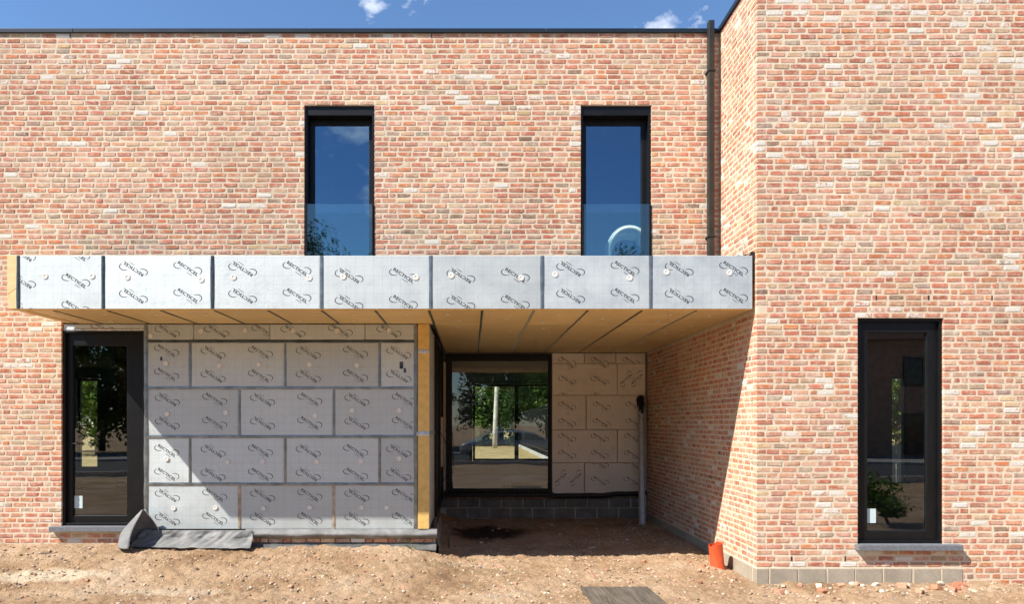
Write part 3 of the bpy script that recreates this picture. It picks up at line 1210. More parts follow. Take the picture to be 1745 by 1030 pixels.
# --- insulated wall under the canopy
XW0, XW1 = -4.145, -0.700
ins = MB().box(XW0, XW1 + 0.16, YI + 0.10, YI + 0.30, 0.2, 3.12).build('insulated_wall', 'concrete', house)
rows = [(0.402, 0.976), (0.976, 1.579), (1.579, 2.197), (2.197, 2.792), (2.792, ZS - 0.004)]
pxs = [[245, 408, 569, 707], [245, 324, 486, 647, 707], [245, 408, 569, 707], [245, 324, 486, 647, 707], [245, 330, 460, 622, 707]]
for r_, ((z0, z1), cut) in enumerate(zip(rows, pxs)):
    X = [(p - 804) / 134.3 for p in cut]
    X[0], X[-1] = XW0, XW1
    for i in range(len(X) - 1):
        a, b = X[i], X[i + 1]
        w_ = b - a
        lg = []
        # columns: 0.6 m apart, every second one upside down; offset follows the photographed boards
        if r_ in (1, 3):
            base = {0: 0.27, 1: 0.29, 2: 0.29, 3: 0.24}[i]
            t0 = {0: 0, 1: 180, 2: 180, 3: 180}[i]
        else:
            base = {0: 0.28, 1: 0.29, 2: 0.29}.get(i, 0.3)
            t0 = 180
        zph = [0.13, 0.12, 0.17, 0.15, 0.13][r_]
        if r_ == 3 and i == 0:
            zph = 0.17
        for c_ in range(2):
            for q in range(-1, 3):
                lg.append((base + 0.6 * c_, zph + 0.3 * q, t0 + 180 * c_))
        M = T((a + 0.003, YI + rng.uniform(-0.002, 0.002), z0 + 0.003)) @ Matrix.Rotation(R(rng.uniform(-0.15, 0.15)), 4, 'Z')
        panel(ins, w_ - 0.006, z1 - z0 - 0.006, 0.098, 'foil', 'foam', M, lg)
        if i and r_ < 4:
            strip(ins, ((a, YI - 0.002, z0 + 0.005), (a, YI - 0.002, z1 - 0.005)), 0.036, FRONT,
                  'tape' if r_ else 'joint_foam')
    if r_ < 4:
        strip(ins, ((XW0, YI - 0.003, z1), (XW1, YI - 0.003, z1)), 0.040, FRONT, 'tape' if r_ < 3 else 'tape_dark')
for X_ in (XW0 + 0.012, XW1 - 0.012):
    strip(ins, ((X_, YI - 0.004, 0.41), (X_, YI - 0.004, 2.99)), 0.05, FRONT, 'tape')
for px, py in ((283, 620), (374, 624), (441, 622), (527, 622), (608, 623), (285, 706), (385, 704), (537, 709), (600, 700), (680, 700),
               (284, 783), (388, 788), (448, 787), (540, 787), (615, 787), (680, 782), (296, 867), (367, 866), (449, 867), (528, 866), (616, 866),
               (659, 866), (257, 573), (343, 565), (418, 564), (500, 564), (575, 564), (663, 564)):
    washer(ins, ((px - 804) / 134.3, YI - 0.006, EYE + (722 - py) / 134.3), FRONT, 0.03)
for px, py, s_ in ((275, 612, 0.012), (684, 623, 0.022), (690, 632, 0.014)):
    c_ = ((px - 804) / 134.3, EYE + (722 - py) / 134.3)
    MB().box(c_[0] - s_, c_[0] + s_, YI - 0.007, YI - 0.003, c_[1] - s_ * 2, c_[1] + s_ * 2).build('repair_patch', 'tape_dark', ins)
panel(ins, 1.03, 0.075, 0.09, 'foil', 'foam', T((-5.183, YI + 0.004, 2.934)), [(0.5, 0.02, 0)])
strip(ins, ((-5.18, YI + 0.002, 2.94), (-4.15, YI + 0.002, 2.94)), 0.03, FRONT, 'tape_silver')
# corner board: foam edge to the front, two pieces, taped where they meet
for z0, z1 in ((0.41, 1.610), (1.625, ZS - 0.006)):
    ob = MB().box(-0.685 + 0.004, -0.540, YI - 0.030, YI + 1.2, z0, z1).build('corner_board', 'foam', ins)
    bevel(ob, 0.004)
strip(ins, ((-0.70, YI - 0.034, 1.617), (-0.535, YI - 0.034, 1.617)), 0.06, FRONT, 'tape_silver')
strip(ins, ((-0.68, YI - 0.034, 2.66), (-0.545, YI - 0.034, 2.66)), 0.05, FRONT, 'tape_silver')
# side of that wall, towards the porch: boards, then a black glazed frame
side = MB().box(-0.66, -0.56, YI + 1.2, YR, 0.2, 3.10).build('porch_side_wall', 'concrete', house)
SIDE = (1, 0, 0)
SM = Matrix.Rotation(R(90), 4, 'Z')      # local -y -> +x
for z0, z1 in ((0.42, 1.61), (1.62, 3.0)):
    panel(ins, 1.16, z1 - z0, 0.02, 'foil', 'foam', T((-0.537, YI - 0.02, z0)) @ SM)
strip(ins, ((-0.536, YI, 1.615), (-0.536, YI + 1.16, 1.615)), 0.05, SIDE, 'tape_silver')
dfr = MB()
for (y0, y1) in ((YI + 1.24, YI + 1.34), (YI + 2.35, YI + 2.45), (YR - 0.17, YR - 0.07)):
    dfr.box(-0.57, -0.50, y0, y1, 0.47, 2.95)
dfr.box(-0.57, -0.503, YI + 1.24, YR - 0.07, 2.96, 3.0)
dfr.box(-0.57, -0.503, YI + 1.24, YR - 0.07, 0.40, 0.465)
dfr = bevel(dfr.build('side_window', 'black_metal', house), 0.004)
MB().add([(-0.545, YI + 1.34, .47), (-0.545, YR - .17, .47), (-0.545, YR - .17, 2.95), (-0.545, YI + 1.34, 2.95)],
         [(0, 1, 2, 3)]).build('glass_pane', 'far_window', dfr)
for yy, za, zb in ((YI + 2.38, 1.05, 1.85), (YI + 2.62, 1.05, 1.85)):
    bevel(MB().box(-0.50, -0.47, yy, yy + 0.03, za, zb).build('pull_handle', 'pale_trim', dfr), 0.004)
bevel(MB().box(-0.505, -0.46, YR - 0.16, YR - 0.12, 0.56, 2.83).build('trim_strip', 'pale_trim', dfr), 0.003)

# --- back wall of the porch: boards to the right of the window, blocks below
XB0, XB1 = 1.432, XR - 0.02
back = MB().box(-0.6, XR + 0.1, YR + 0.12, YR + 0.25, -0.3, 0.44)
back.box(XB0 + 0.01, XR + 0.1, YR + 0.12, YR + 0.25, 0.44, 3.12)
back.box(-0.6, XB0 + 0.01, YR + 0.12, YR + 0.25, 2.99, 3.12)
back = back.build('porch_back_wall', 'block_mortar', house)
brow = [(0.475, 1.045), (1.045, 1.635), (1.635, 2.250), (2.250, 2.820), (2.820, ZS - 0.004)]
bpx = [[940, 996, 1090], [940, 1052, 1088], [940, 999, 1088], [940, 1052, 1100], [940, 996, 1050, 1100]]
for r_, ((z0, z1), cut) in enumerate(zip(brow, bpx)):
    X = [(p - 804) / 95.4 for p in cut]
    X[0] = XB0
    for i in range(len(X) - 1):
        a, b = X[i], X[i + 1]
        lg = []
        if (r_, i) in ((0, 0), (3, 1)):
            lg = [(0.16, 0.29, 75), (b - a - 0.15, 0.29, 75)]
        else:
            for q in range(-1, 3):
                for c_ in range(2):
                    lg.append((0.27 + 0.58 * c_, [0.24, 0.14, 0.12, 0.27, 0.03][r_] + 0.3 * q, 0 if r_ != 3 else 180))
        M = T((a + 0.004, YR + 0.016 + rng.uniform(-0.034, 0.010), z0 + 0.004)) @ \
            Matrix.Rotation(R(rng.uniform(-1.3, 1.3)), 4, 'Z') @ Matrix.Rotation(R(rng.uniform(-1.6, 1.2)), 4, 'X')
        panel(back, b - a - 0.008, z1 - z0 - 0.008, 0.09, 'foil_matt', 'foam_pale', M, lg)
for px, py in ((971, 627), (1033, 621), (968, 646), (1024, 647), (1080, 646), (968, 706), (1024, 707), (968, 760), (1024, 760), (970, 817), (1024, 818)):
    washer(back, ((px - 804) / 95.4, YR + 0.004, EYE + (722 - py) / 95.4), FRONT, 0.036)
for j in range(3):
    z0 = 0.04 + 0.187 * (j - 1) + 0.01
    xb = -0.62 + (0.17 if j % 2 else 0.0)
    while xb < XR - 0.04:
        x2 = min(xb + 0.365, XR - 0.02)
        if x2 - xb > 0.05:
            block(max(xb, -0.55), x2, YR + 0.06, YR + 0.13, z0, z0 + 0.170, 'dark_block', back, 0.004)
        xb = x2 + 0.022
mb = MB().box(-0.6, XR, YR + 0.075, YR + 0.122, -0.2, 0.41)
mb.build('mortar_bed', 'block_mortar', back)
xb = -0.5
while xb < 1.3:                                             # the row of brick splits under the sill
    wd_ = rng.uniform(0.12, 0.2)
    mb = MB()
    v, f = brick_shape(wd_, 0.035, 0.06)
    mb.add([(xb + wd_ / 2 + p[0], YR + 0.06 - p[1], 0.413 + p[2] + 0.0) for p in v], f, 0, brick_colour())
    mb.build('brick', 'brick', back)
    xb += wd_ + 0.02
mb = MB()
mb.grid(lambda u, v: (1.45 + 1.66 * u, YR - 0.015 - 0.06 * math.sin(v * 3.1) - 0.03 * noise.noise(Vector((u * 6, v * 3, 1))),
                      0.50 - 0.09 * v + 0.05 * u * u + 0.02 * noise.noise(Vector((u * 5, 0, 2)))), 40, 6)
mb.build('damp_proof_membrane', 'black_film', back, smooth=True)

# --- foot of the insulated wall: rolled membrane, brick course, lower membrane
foot = MB().box(-4.14, -0.46, YI + 0.02, YI + 0.24, 0.02, 0.385).build('footing_wall', 'mortar', house)
mb = MB()
def roll(u, v):
    X = -2.86 + 2.42 * u
    n_ = noise.noise(Vector((X * 4, v * 1.5, 0))) * 0.014 + noise.noise(Vector((X * 14, v * 4, 5))) * 0.006
    a = v * math.pi * 0.95
    return (X, YI - 0.015 - 0.062 * math.sin(a) - n_, 0.408 - 0.118 * v - 0.5 * n_ * v)
mb.grid(roll, 90, 8)
mb.build('membrane_strip', 'membrane', foot, smooth=True)
x = -2.86
fb = MB()
while x < -0.5:
    wd_ = min(rng.choice([0.165, 0.17, 0.175, 0.085]), -0.455 - x)
    if wd_ < 0.04:
        break
    v, f = brick_shape(wd_, 0.05, 0.06)
    c = brick_colour()
    q = MB()
    q.add([(x + wd_ / 2 + p[0], YI - 0.008 - p[1], 0.262 + p[2]) for p in v], f, 0, c)
    q.build('brick', 'brick', foot)
    x += wd_ + 0.016
mb = MB()
def low(u, v):
    X = -2.9 + 2.45 * u
    n_ = noise.noise(Vector((X * 3, v * 2, 7))) * 0.03 + noise.noise(Vector((X * 9, v * 3, 2))) * 0.012
    return (X, YI - 0.010 - 0.045 * v - max(0, n_) * v, 0.232 - 0.09 * v + n_ * 0.5 * v)
mb.grid(low, 80, 5)
mb.build('membrane_strip', 'membrane_dark', foot, smooth=True)
# the end of the footing towards the porch, wrapped in dark film
mb = MB()
mb.grid(lambda u, v: (-0.455 + 0.05 * v + 0.03 * noise.noise(Vector((u * 5, v * 4, 1))), YI - 0.05 + 1.5 * u,
                      0.40 - 0.36 * v + 0.02 * noise.noise(Vector((u * 7, v * 2, 3)))), 20, 8)
mb.build('membrane_strip', 'membrane', foot, smooth=True)

# --- downpipe in the corner
dp = MB().box(2.962, 3.034, YM - 0.112, YM - 0.030, ZC1 - 0.02, 6.80)
dp = bevel(dp.build('downpipe', 'downpipe_zinc', house), 0.006)
for zz in (6.16, 4.08):
    bevel(MB().box(2.948, 3.047, YM - 0.119, YM - 0.001, zz, zz + 0.022).build('pipe_bracket', 'dark_grey_metal', dp), 0.003)

# ------------------------------------------------------------------ ground
def sst(a, b, x):
    t = max(0.0, min(1.0, (x - a) / (b - a)))
    return t * t * (3 - 2 * t)


def ground_z(x, y):
    z = 0.185 * sst(7.0, 8.75, y) * (1 - sst(-0.9, 0.1, x)) * (1 - 0.0 * x)
    z += 0.03 * sst(-3.0, -5.0, x) * sst(7.4, 8.8, y)
    z -= 0.05 * sst(2.2, 3.4, x) * (1 - sst(8.2, 9.2, y))
    z += 0.035 * sst(8.6, 10.0, y) * sst(-0.5, 0.3, x)
    z += 0.06 * math.exp(-((x - 2.75) / 0.5) ** 2 - ((y - 8.55) / 0.7) ** 2)
    z += 0.055 * math.exp(-((y - (YT - 0.02)) / 0.28) ** 2) * sst(3.0, 3.5, x) * (0.75 + 0.5 * noise.noise(Vector((x * 2.2, 0, 3))))
    if y < 5:
        z -= 0.05 * sst(5, 0, y)
    if y > 13 or y < -6.8 or abs(x) > 30:
        z -= 0.12
    return z


def lines(lo, a, b, hi, fine, grow=1.35):
    out = []
    v = a
    while v <= b:
        out.append(v)
        v += fine
    s, v = fine, a
    while v > lo:
        s *= grow
        v -= s
        out.insert(0, max(v, lo))
    s, v = fine, out[-1]
    while v < hi:
        s *= grow
        v += s
        out.append(min(v, hi))
    return out


gx = lines(-400, -6.9, 6.7, 400, 0.023)
gy = lines(-400, 6.5, 12.65, 400, 0.023)
gv = []
for yv in gy:
    for xv in gx:
        z = ground_z(xv, yv)
        if 5 < yv < 13 and -8 < xv < 8:
            p = Vector((xv, yv, 0))
            z += 0.030 * noise.fractal(p * 1.3, 1.0, 2.0, 4) * 0.7
            n2 = noise.fractal(p * 7.0 + Vector((5, 1, 3)), 0.8, 2.1, 4)
            z += 0.024 * n2
            n3 = noise.noise(p * 19.0)
            z += 0.016 * max(0.0, n3 - 0.1) * 2
            z += 0.008 * noise.noise(p * 41.0 + Vector((2, 7, 1)))
        gv.append((xv, yv, z))
nx = len(gx)
gf = [(j * nx + i, j * nx + i + 1, (j + 1) * nx + i + 1, (j + 1) * nx + i) for j in range(len(gy) - 1) for i in range(nx - 1)]
mb = MB()
mb.v, mb.f, mb.mi = gv, gf, [0] * len(gf)
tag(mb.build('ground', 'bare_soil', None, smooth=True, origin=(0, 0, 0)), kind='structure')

# street behind the camera, seen in the panes
def struct(name, mat, b, bev=0.0):
    o = slab(name, mat, b, None, bev)
    o['kind'] = 'structure'
    return o


struct('road', 'asphalt', (-120, 120, -15.3, -7.15, -0.3, -0.06))
struct('kerb', 'kerb', (-120, 120, -7.14, -6.98, -0.3, 0.03), 0.01)
struct('kerb', 'kerb', (-120, 120, -15.48, -15.32, -0.3, 0.05), 0.01)
struct('pavement', 'paving', (-120, 120, -21.5, -15.5, -0.3, 0.02))
struct('lawn', 'lawn', (-90, 90, YB + 0.36, 200, 0.0, 0.58))

# ------------------------------------------------------------------ rubble
STONE_COL = [((0.48, 0.35, 0.23), 7), ((0.53, 0.41, 0.29), 6), ((0.47, 0.26, 0.17), 3), ((0.52, 0.32, 0.22), 4), ((0.38, 0.27, 0.18), 5),
             ((0.30, 0.25, 0.2), 2), ((0.60, 0.52, 0.41), 1.2), ((0.25, 0.17, 0.11), 3)]


def stone_shape(r, flat=0.65, cube=False):
    if cube:
        v = [(sx * rng.uniform(0.6, 1.0), sy * rng.uniform(0.5, 0.9), sz * rng.uniform(0.4, 0.7))
             for sx, sy, sz in ((-1, -1, -1), (1, -1, -1), (1, 1, -1), (-1, 1, -1), (-1, -1, 1), (1, -1, 1), (1, 1, 1), (-1, 1, 1))]
        f = [(0, 3, 2, 1), (4, 5, 6, 7), (0, 1, 5, 4), (1, 2, 6, 5), (2, 3, 7, 6), (3, 0, 4, 7)]
    else:
        t = (1 + 5 ** 0.5) / 2
        base = [(-1, t, 0), (1, t, 0), (-1, -t, 0), (1, -t, 0), (0, -1, t), (0, 1, t), (0, -1, -t), (0, 1, -t),
                (t, 0, -1), (t, 0, 1), (-t, 0, -1), (-t, 0, 1)]
        v = [tuple(c / 1.9 * rng.uniform(0.72, 1.2) for c in b) for b in base]
        v = [(a, b, c * flat) for a, b, c in v]
        f = [(0, 11, 5), (0, 5, 1), (0, 1, 7), (0, 7, 10), (0, 10, 11), (1, 5, 9), (5, 11, 4), (11, 10, 2), (10, 7, 6), (7, 1, 8),
             (3, 9, 4), (3, 4, 2), (3, 2, 6), (3, 6, 8), (3, 8, 9), (4, 9, 5), (2, 4, 11), (6, 2, 10), (8, 6, 7), (9, 8, 1)]
    ro = Euler((rng.uniform(-0.5, 0.5), rng.uniform(-0.5, 0.5), rng.uniform(0, 6.28))).to_matrix()
    return [ro @ (Vector(p) * r) for p in v], f


def scol():
    c = rng.choices([s[0] for s in STONE_COL], [s[1] for s in STONE_COL])[0]
    g = rng.uniform(0.85, 1.15)
    return (c[0] * g, c[1] * g, c[2] * g, 1)


def blocked(x, y):
    if y > YM - 0.16 and x < -0.42:
        return True
    if y > YT - 0.05 and x > XR - 0.05:
        return True
    return False


gr = MB()
cnt = 0
while cnt < 8000:
    x, y = rng.uniform(-6.6, 6.4), rng.uniform(6.45, 12.3)
    if blocked(x, y):
        continue
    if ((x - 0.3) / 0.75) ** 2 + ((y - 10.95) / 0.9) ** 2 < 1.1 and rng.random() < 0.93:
        continue
    dens = 0.35 + 0.65 * sst(0.35, 0.65, noise.noise(Vector((x * 0.9, y * 1.5, 4))) * 0.5 + 0.5)
    if y < YT + 0.2 and x > 2.6 and y > YT - 0.6:
        dens = 1.4
    if y > 9.3:
        dens *= 0.5
    if rng.random() > dens:
        continue
    r = 0.005 + 0.019 * rng.random() ** 2.6
    v, f = stone_shape(r)
    z = ground_z(x, y) + r * 0.15 + 0.030 * 0.7 * noise.fractal(Vector((x, y, 0)) * 1.3, 1.0, 2.0, 4)
    gr.add([(p[0] + x, p[1] + y, p[2] + z) for p in v], f, 0, scol())
    cnt += 1
tag(gr.build('gravel', 'stone', None), 'small loose stones and grit strewn over the bare soil', 'gravel', kind='stuff')


def rubble(name, spots, label, cat, group, cubep, rlo, rhi, cols):
    for (x, y) in spots:
        if blocked(x, y):
            continue
        r = rng.uniform(rlo, rhi)
        v, f = stone_shape(r, 0.6, rng.random() < cubep)
        m_ = MB()
        c = rng.choice(cols)
        g = rng.uniform(0.85, 1.1)
        m_.add(v, f, 0, (c[0] * g, c[1] * g, c[2] * g, 1))
        o = bpy.data.objects.new(name, m_.mesh(name, ['stone']))
        o.location = (x, y, ground_z(x, y) + r * 0.25 + 0.021 * noise.fractal(Vector((x, y, 0)) * 1.3, 1.0, 2.0, 4))
        col.objects.link(o)
        bevel(o, r * 0.12, 1)
        tag(o, label, cat, group)


red = [(0.52, 0.25, 0.15), (0.58, 0.31, 0.2), (0.46, 0.19, 0.11)]
pale = [(0.60, 0.50, 0.38), (0.66, 0.58, 0.47), (0.52, 0.42, 0.31)]
grey = [(0.30, 0.27, 0.23), (0.38, 0.33, 0.27), (0.22, 0.17, 0.13)]
sp = [(rng.uniform(3.2, 5.6), YT - rng.uniform(0.06, 0.34)) for _ in range(34)]
rubble('brick_fragment', sp[:16], 'small red brick fragment in the rubble along the concrete block plinth', 'brick fragment', 'brick fragments along the plinth', 0.7, 0.026, 0.062, red)
rubble('mortar_lump', sp[16:], 'pale mortar lump in the rubble along the concrete block plinth', 'mortar lump', 'mortar lumps along the plinth', 0.3, 0.02, 0.05, pale)
sp = [(rng.uniform(2.0, 2.9), rng.uniform(7.6, 8.8)) for _ in range(16)]
rubble('brick_fragment', sp, 'pinkish brick fragment on the soil near the orange pipe', 'brick fragment', 'brick fragments near the orange pipe', 0.6, 0.016, 0.034, red)
sp = [(rng.uniform(-6, 2), rng.uniform(6.7, 8.5)) for _ in range(40)]
rubble('stone', sp[:26], 'loose stone on the sunlit soil in front of the insulated wall', 'stone', 'loose stones on the sunlit soil', 0.2, 0.014, 0.03, pale + grey)
rubble('brick_fragment', sp[26:], 'reddish brick chip on the sunlit soil in front of the insulated wall', 'brick fragment', 'brick chips on the sunlit soil', 0.5, 0.014, 0.03, red)
sp = [(rng.uniform(0.0, 2.9), rng.uniform(9.3, 12.2)) for _ in range(22)]
rubble('stone', sp, 'stone lying in the shade on the porch floor', 'stone', 'stones in the shaded porch', 0.4, 0.016, 0.04, pale + grey)

# dark stick on the soil at the left
mb = MB()
mb.tube([(-5.2, 8.35, 0.17), (-5.1, 8.38, 0.19), (-4.98, 8.40, 0.185), (-4.9, 8.43, 0.20)], [0.012, 0.022, 0.018, 0.008], 7)
tag(mb.build('broken_stick', 'bark', None, smooth=True), 'short dark stick lying on the soil below the glazed door', 'stick')

# ------------------------------------------------------------------ loose things on the site
# membrane flap spread over the soil and its hood at the door corner
mb = MB()
def flap(u, v):
    X = -4.16 + 1.40 * u + 0.10 * v * (u - 0.6)
    y = YI - 0.075 - 0.10 * v ** 1.3 - 0.22 * max(0, v - 0.45)
    z0 = 0.402
    zg = ground_z(X, y) + 0.03
    z = z0 + (zg - z0) * min(1, v * 1.08) ** 0.9
    w_ = noise.noise(Vector((X * 5.5, v * 1.4 + X, 0)))
    w2 = noise.noise(Vector((X * 13 + v * 3, v * 3.2, 4)))
    amp = math.sin(math.pi * min(1, v * 1.05)) * 0.9 + 0.12
    y -= amp * (0.045 * w_ + 0.018 * w2)
    z += amp * 0.012 * w2
    if v > 0.97:
        z += 0.012 * noise.noise(Vector((X * 8, 0, 9)))
    return (X, y, z)
mb.grid(flap, 110, 34)
def hood(u, v):
    # v: 0 at the pinned tip, 1 on the ground; u runs from the wall round the left to the open front edge
    a = R(35) + R(232) * u
    tip = Vector((-4.105, YM - 0.10, 0.665))
    zb = ground_z(-4.1, 8.55) + 0.02
    rx, ry = 0.225, 0.22
    b = Vector((-4.09 + rx * math.cos(a), YM - 0.27 + ry * math.sin(a), zb + 0.03 * u))
    s = v ** 0.9
    p = tip.lerp(b, s)
    r0 = 0.022
    p += Vector((math.cos(a) * r0, math.sin(a) * r0, 0)) * (1 - s)
    bow = math.sin(math.pi * s ** 1.2) * 0.065
    p += Vector((math.cos(a) * bow, math.sin(a) * bow, 0.0))
    p.x += 0.022 * noise.noise(Vector((u * 4, v * 3, 2))) * s
    p.y += 0.026 * noise.noise(Vector((u * 5, v * 3, 8))) * s
    return p
mb.grid(hood, 30, 26)
fl = mb.build('membrane_sheet', 'membrane', None, smooth=True)
md = fl.modifiers.new('thick', 'SOLIDIFY')
md.thickness = 0.004
tag(fl, 'crumpled grey membrane sheet spilling from the insulated wall onto the soil', 'membrane')

# short orange pipe at the side wall
def shell(x, y, z0, z1, r, th, tilt, name, label):
    m_ = MB()
    N = 28
    prof = [(r, 0), (r, 1), (r - th, 1), (r - th, 0)]
    H = z1 - z0
    vs, fs = [], []
    rings = [(r + 0.009, 0.0), (r + 0.009, 0.16), (r, 0.20), (r, 1.0), (r - th, 1.0), (r - th, 0.0)]
    for rr, t in rings:
        for k in range(N):
            a = 2 * math.pi * k / N
            zz = t * H
            if t == 1.0:
                zz += -0.020 * (1 if math.cos(a + 0.6) < -0.2 else 0)
            vs.append((rr * math.cos(a), rr * math.sin(a), zz))
    for j in range(len(rings) - 1):
        for k in range(N):
            k2 = (k + 1) % N
            fs.append((j * N + k, j * N + k2, (j + 1) * N + k2, (j + 1) * N + k))
    m_.add(vs, fs)
    o = bpy.data.objects.new(name, m_.mesh(name, ['orange_plastic'], True))
    o.location = (x, y, z0)
    o.rotation_euler = tilt
    col.objects.link(o)
    md_ = o.modifiers.new('edge', 'EDGE_SPLIT')
    md_.split_angle = R(40)
    return o


pz = ground_z(2.92, 8.42)
pipe = shell(2.935, 8.40, pz - 0.06, pz + 0.30, 0.082, 0.006, (R(4), R(-6), 0), 'orange_pipe', '')
tag(pipe, 'short orange plastic drain pipe standing in the soil against the side wall', 'pipe')

# weathered board at the bottom edge, two planks on cleats
bd = empty('weathered_board', (1.475, 6.93, 0.0), R(1.5))
zb = 0.035
for k in range(4):
    x0 = -0.345 + k * 0.1735
    m_ = MB().box(x0, x0 + 0.1695, -0.55, 0.34 + rng.uniform(-0.004, 0.004), zb, zb + 0.027 + rng.uniform(0, 0.003))
    o = bpy.data.objects.new('plank', m_.mesh('plank', ['weathered_wood']))
    link(o, bd, keep=False)
    bevel(o, 0.004)
for yy in (-0.42, 0.22):
    m_ = MB().box(-0.335, 0.335, yy, yy + 0.08, zb - 0.035, zb - 0.001)
    o = bpy.data.objects.new('cleat', m_.mesh('cleat', ['weathered_wood']))
    link(o, bd, keep=False)
tag(bd, 'weathered grey wooden board lying on the soil in the foreground', 'board')

# steel channel leaning in the porch corner, a black rag over its top
prof = empty('steel_channel', (2.83, 11.75, 0.05))
ta = Vector((2.99, YR - 0.09, 2.18))
ba = Vector((2.84, 11.75, 0.05))
dz = (ta - ba)
L = dz.length
m_ = MB()
m_.box(-0.05, 0.05, 0.0, 0.004, 0, L)
m_.box(-0.05, -0.046, -0.05, 0.0, 0, L)
m_.box(0.046, 0.05, -0.05, 0.0, 0, L)
o = bpy.data.objects.new('channel', m_.mesh('channel', ['galvanised']))
q = Vector((0, 0, 1)).rotation_difference(dz.normalized())
o.rotation_mode = 'QUATERNION'
o.rotation_quaternion = q
o.location = (0.01, 0, 0)
link(o, prof, keep=False)
m_ = MB()
m_.box(-0.034, 0.034, -0.046, -0.012, 0.02, L - 0.1)
o = bpy.data.objects.new('inner_profile', m_.mesh('inner_profile', ['galvanised']))
o.rotation_mode = 'QUATERNION'
o.rotation_quaternion = q
o.location = (0.01, 0, 0)
link(o, prof, keep=False)
tag(prof, 'grey steel channel leaning in the right corner of the porch', 'metal profile')
mb = MB()
def rag(u, v):
    a = 2 * math.pi * u
    r = 0.050 + 0.012 * math.sin(v * 5 + 0.5) + 0.026 * noise.noise(Vector((math.cos(a) * 2, math.sin(a) * 2, v * 6)))
    if v < 0.1:
        r *= 0.25 + 7.5 * v
    if v > 0.75:
        r *= 1 - 1.2 * (v - 0.75) * (1 + math.sin(a * 3))
    c = ba.lerp(ta, 1.03 - 0.20 * v)
    return (c.x + r * math.cos(a), c.y - 0.02 + r * math.sin(a) * 0.85, c.z + 0.06 * noise.noise(Vector((math.cos(a) * 2, math.sin(a) * 2, v * 2))) * v)
mb.grid(rag, 28, 22)
tag(mb.build('black_rag', 'rag', None, smooth=True), 'black rag bundled over the top of the leaning steel channel', 'rag')

# cable hanging at the porch side
mb = MB()
for ph in (0.0, 0.5):
    pts = []
    for i in range(26):
        t = i / 25
        pts.append((-0.50 + 0.10 * math.sin(t * 3.0 + ph * 2) + 0.18 * t * (1 - t), YI + 2.0 + 0.55 * math.sin(math.pi * t) + ph * 0.2, 1.62 - 1.18 * t + 0.05 * math.sin(t * 9 + ph)))
    mb.tube(pts, 0.006, 6)
tag(mb.build('loose_cable', 'cable', None, smooth=True), 'thin black cables hanging in loops at the left side of the porch', 'cable')

# stake beside the footing in the porch shade
tag(bevel(MB().box(-0.33, -0.30, 9.55, 9.58, -0.05, 0.30).build('wooden_stake', 'weathered_wood', None), 0.003),
    'short wooden stake in the shaded soil beside the footing', 'stake')

# weed at the footing
weed = empty('weed_plant', (-0.73, YI - 0.19, ground_z(-0.73, YI - 0.19)))
m_ = MB()
for k in range(26):
    a, r = rng.uniform(0, 6.28), rng.uniform(0.01, 0.11)
    c = Vector((r * math.cos(a) * 1.3, r * math.sin(a) * 0.6, rng.uniform(0.02, 0.10)))
    d = Vector((rng.uniform(-1, 1), rng.uniform(-1, 0.3), rng.uniform(0.1, 0.8))).normalized() * rng.uniform(0.018, 0.03)
    s = d.cross(Vector((0, 0, 1))).normalized() * 0.011
    m_.add([c, c + d * 0.5 + s, c + d, c + d * 0.5 - s], [(0, 1, 2, 3)])
o = bpy.data.objects.new('foliage', m_.mesh('foliage', ['leaf_light']))
link(o, weed, keep=False)
m_ = MB()
for k in range(5):
    m_.tube([(0, 0, 0), (rng.uniform(-0.1, 0.1), rng.uniform(-0.05, 0.02), 0.07)], [0.003, 0.0015], 4)
o = bpy.data.objects.new('stem', m_.mesh('stem', ['leaf_light']))
link(o, weed, keep=False)
tag(weed, 'small bright green weed at the foot of the insulated wall', 'plant')

# coil of white tube behind the right upper pane
mb = MB()
coil_c = Vector((2.045, YM + 0.270, 3.955))
for k in range(8):
    pts = []
    for i in range(41):
        a = 2 * math.pi * i / 40
        r = 0.335 + 0.006 * math.sin(3 * a + k)
        pts.append(coil_c + Vector((r * math.cos(a) * 0.80 + k * 0.004, (k - 1.2) * 0.042 - 0.012 * math.sin(a), r * math.sin(a) - k * 0.006)))
    mb.tube(pts, 0.036, 8, cap=False)
tag(mb.build('tube_coil', 'white_tube', None, smooth=True), 'coil of white tube standing behind the right upper window', 'coil')

# things inside behind the left door and porch panes
ts = empty('timber_plank', (-5.4, 10.2, 0.46))
m_ = MB().box(-0.9, 0.75, -0.1, 0.1, 0.45, 0.49)
o = bpy.data.objects.new('plank', m_.mesh('plank', ['new_wood'])); link(o, ts, keep=False)
for sx in (-0.7, 0.55):
    m_ = MB()
    for sy in (-0.14, 0.14):
        m_.tube([(sx, sy, 0), (sx, sy * 0.3, 0.45)], 0.018, 6)
    o = bpy.data.objects.new('trestle', m_.mesh('trestle', ['weathered_wood'])); link(o, ts, keep=False)
tag(ts, 'pale timber plank on low trestles inside behind the left glazed door', 'plank')

fb_ = empty('low_trestle', (1.02, 13.25, 0.465))
m_ = MB().box(-0.36, 0.40, -0.03, 0.03, 0.115, 0.15)
o = bpy.data.objects.new('bar', m_.mesh('bar', ['cable'])); link(o, fb_, keep=False)
for sx in (-0.25, 0.12):
    m_ = MB(); m_.tube([(sx, 0, 0.0), (sx, 0, 0.114)], 0.02, 8)
    o = bpy.data.objects.new('foot', m_.mesh('foot', ['orange_plastic'])); link(o, fb_, keep=False)
tag(fb_, 'low black bar on orange feet inside behind the porch window', 'trestle')

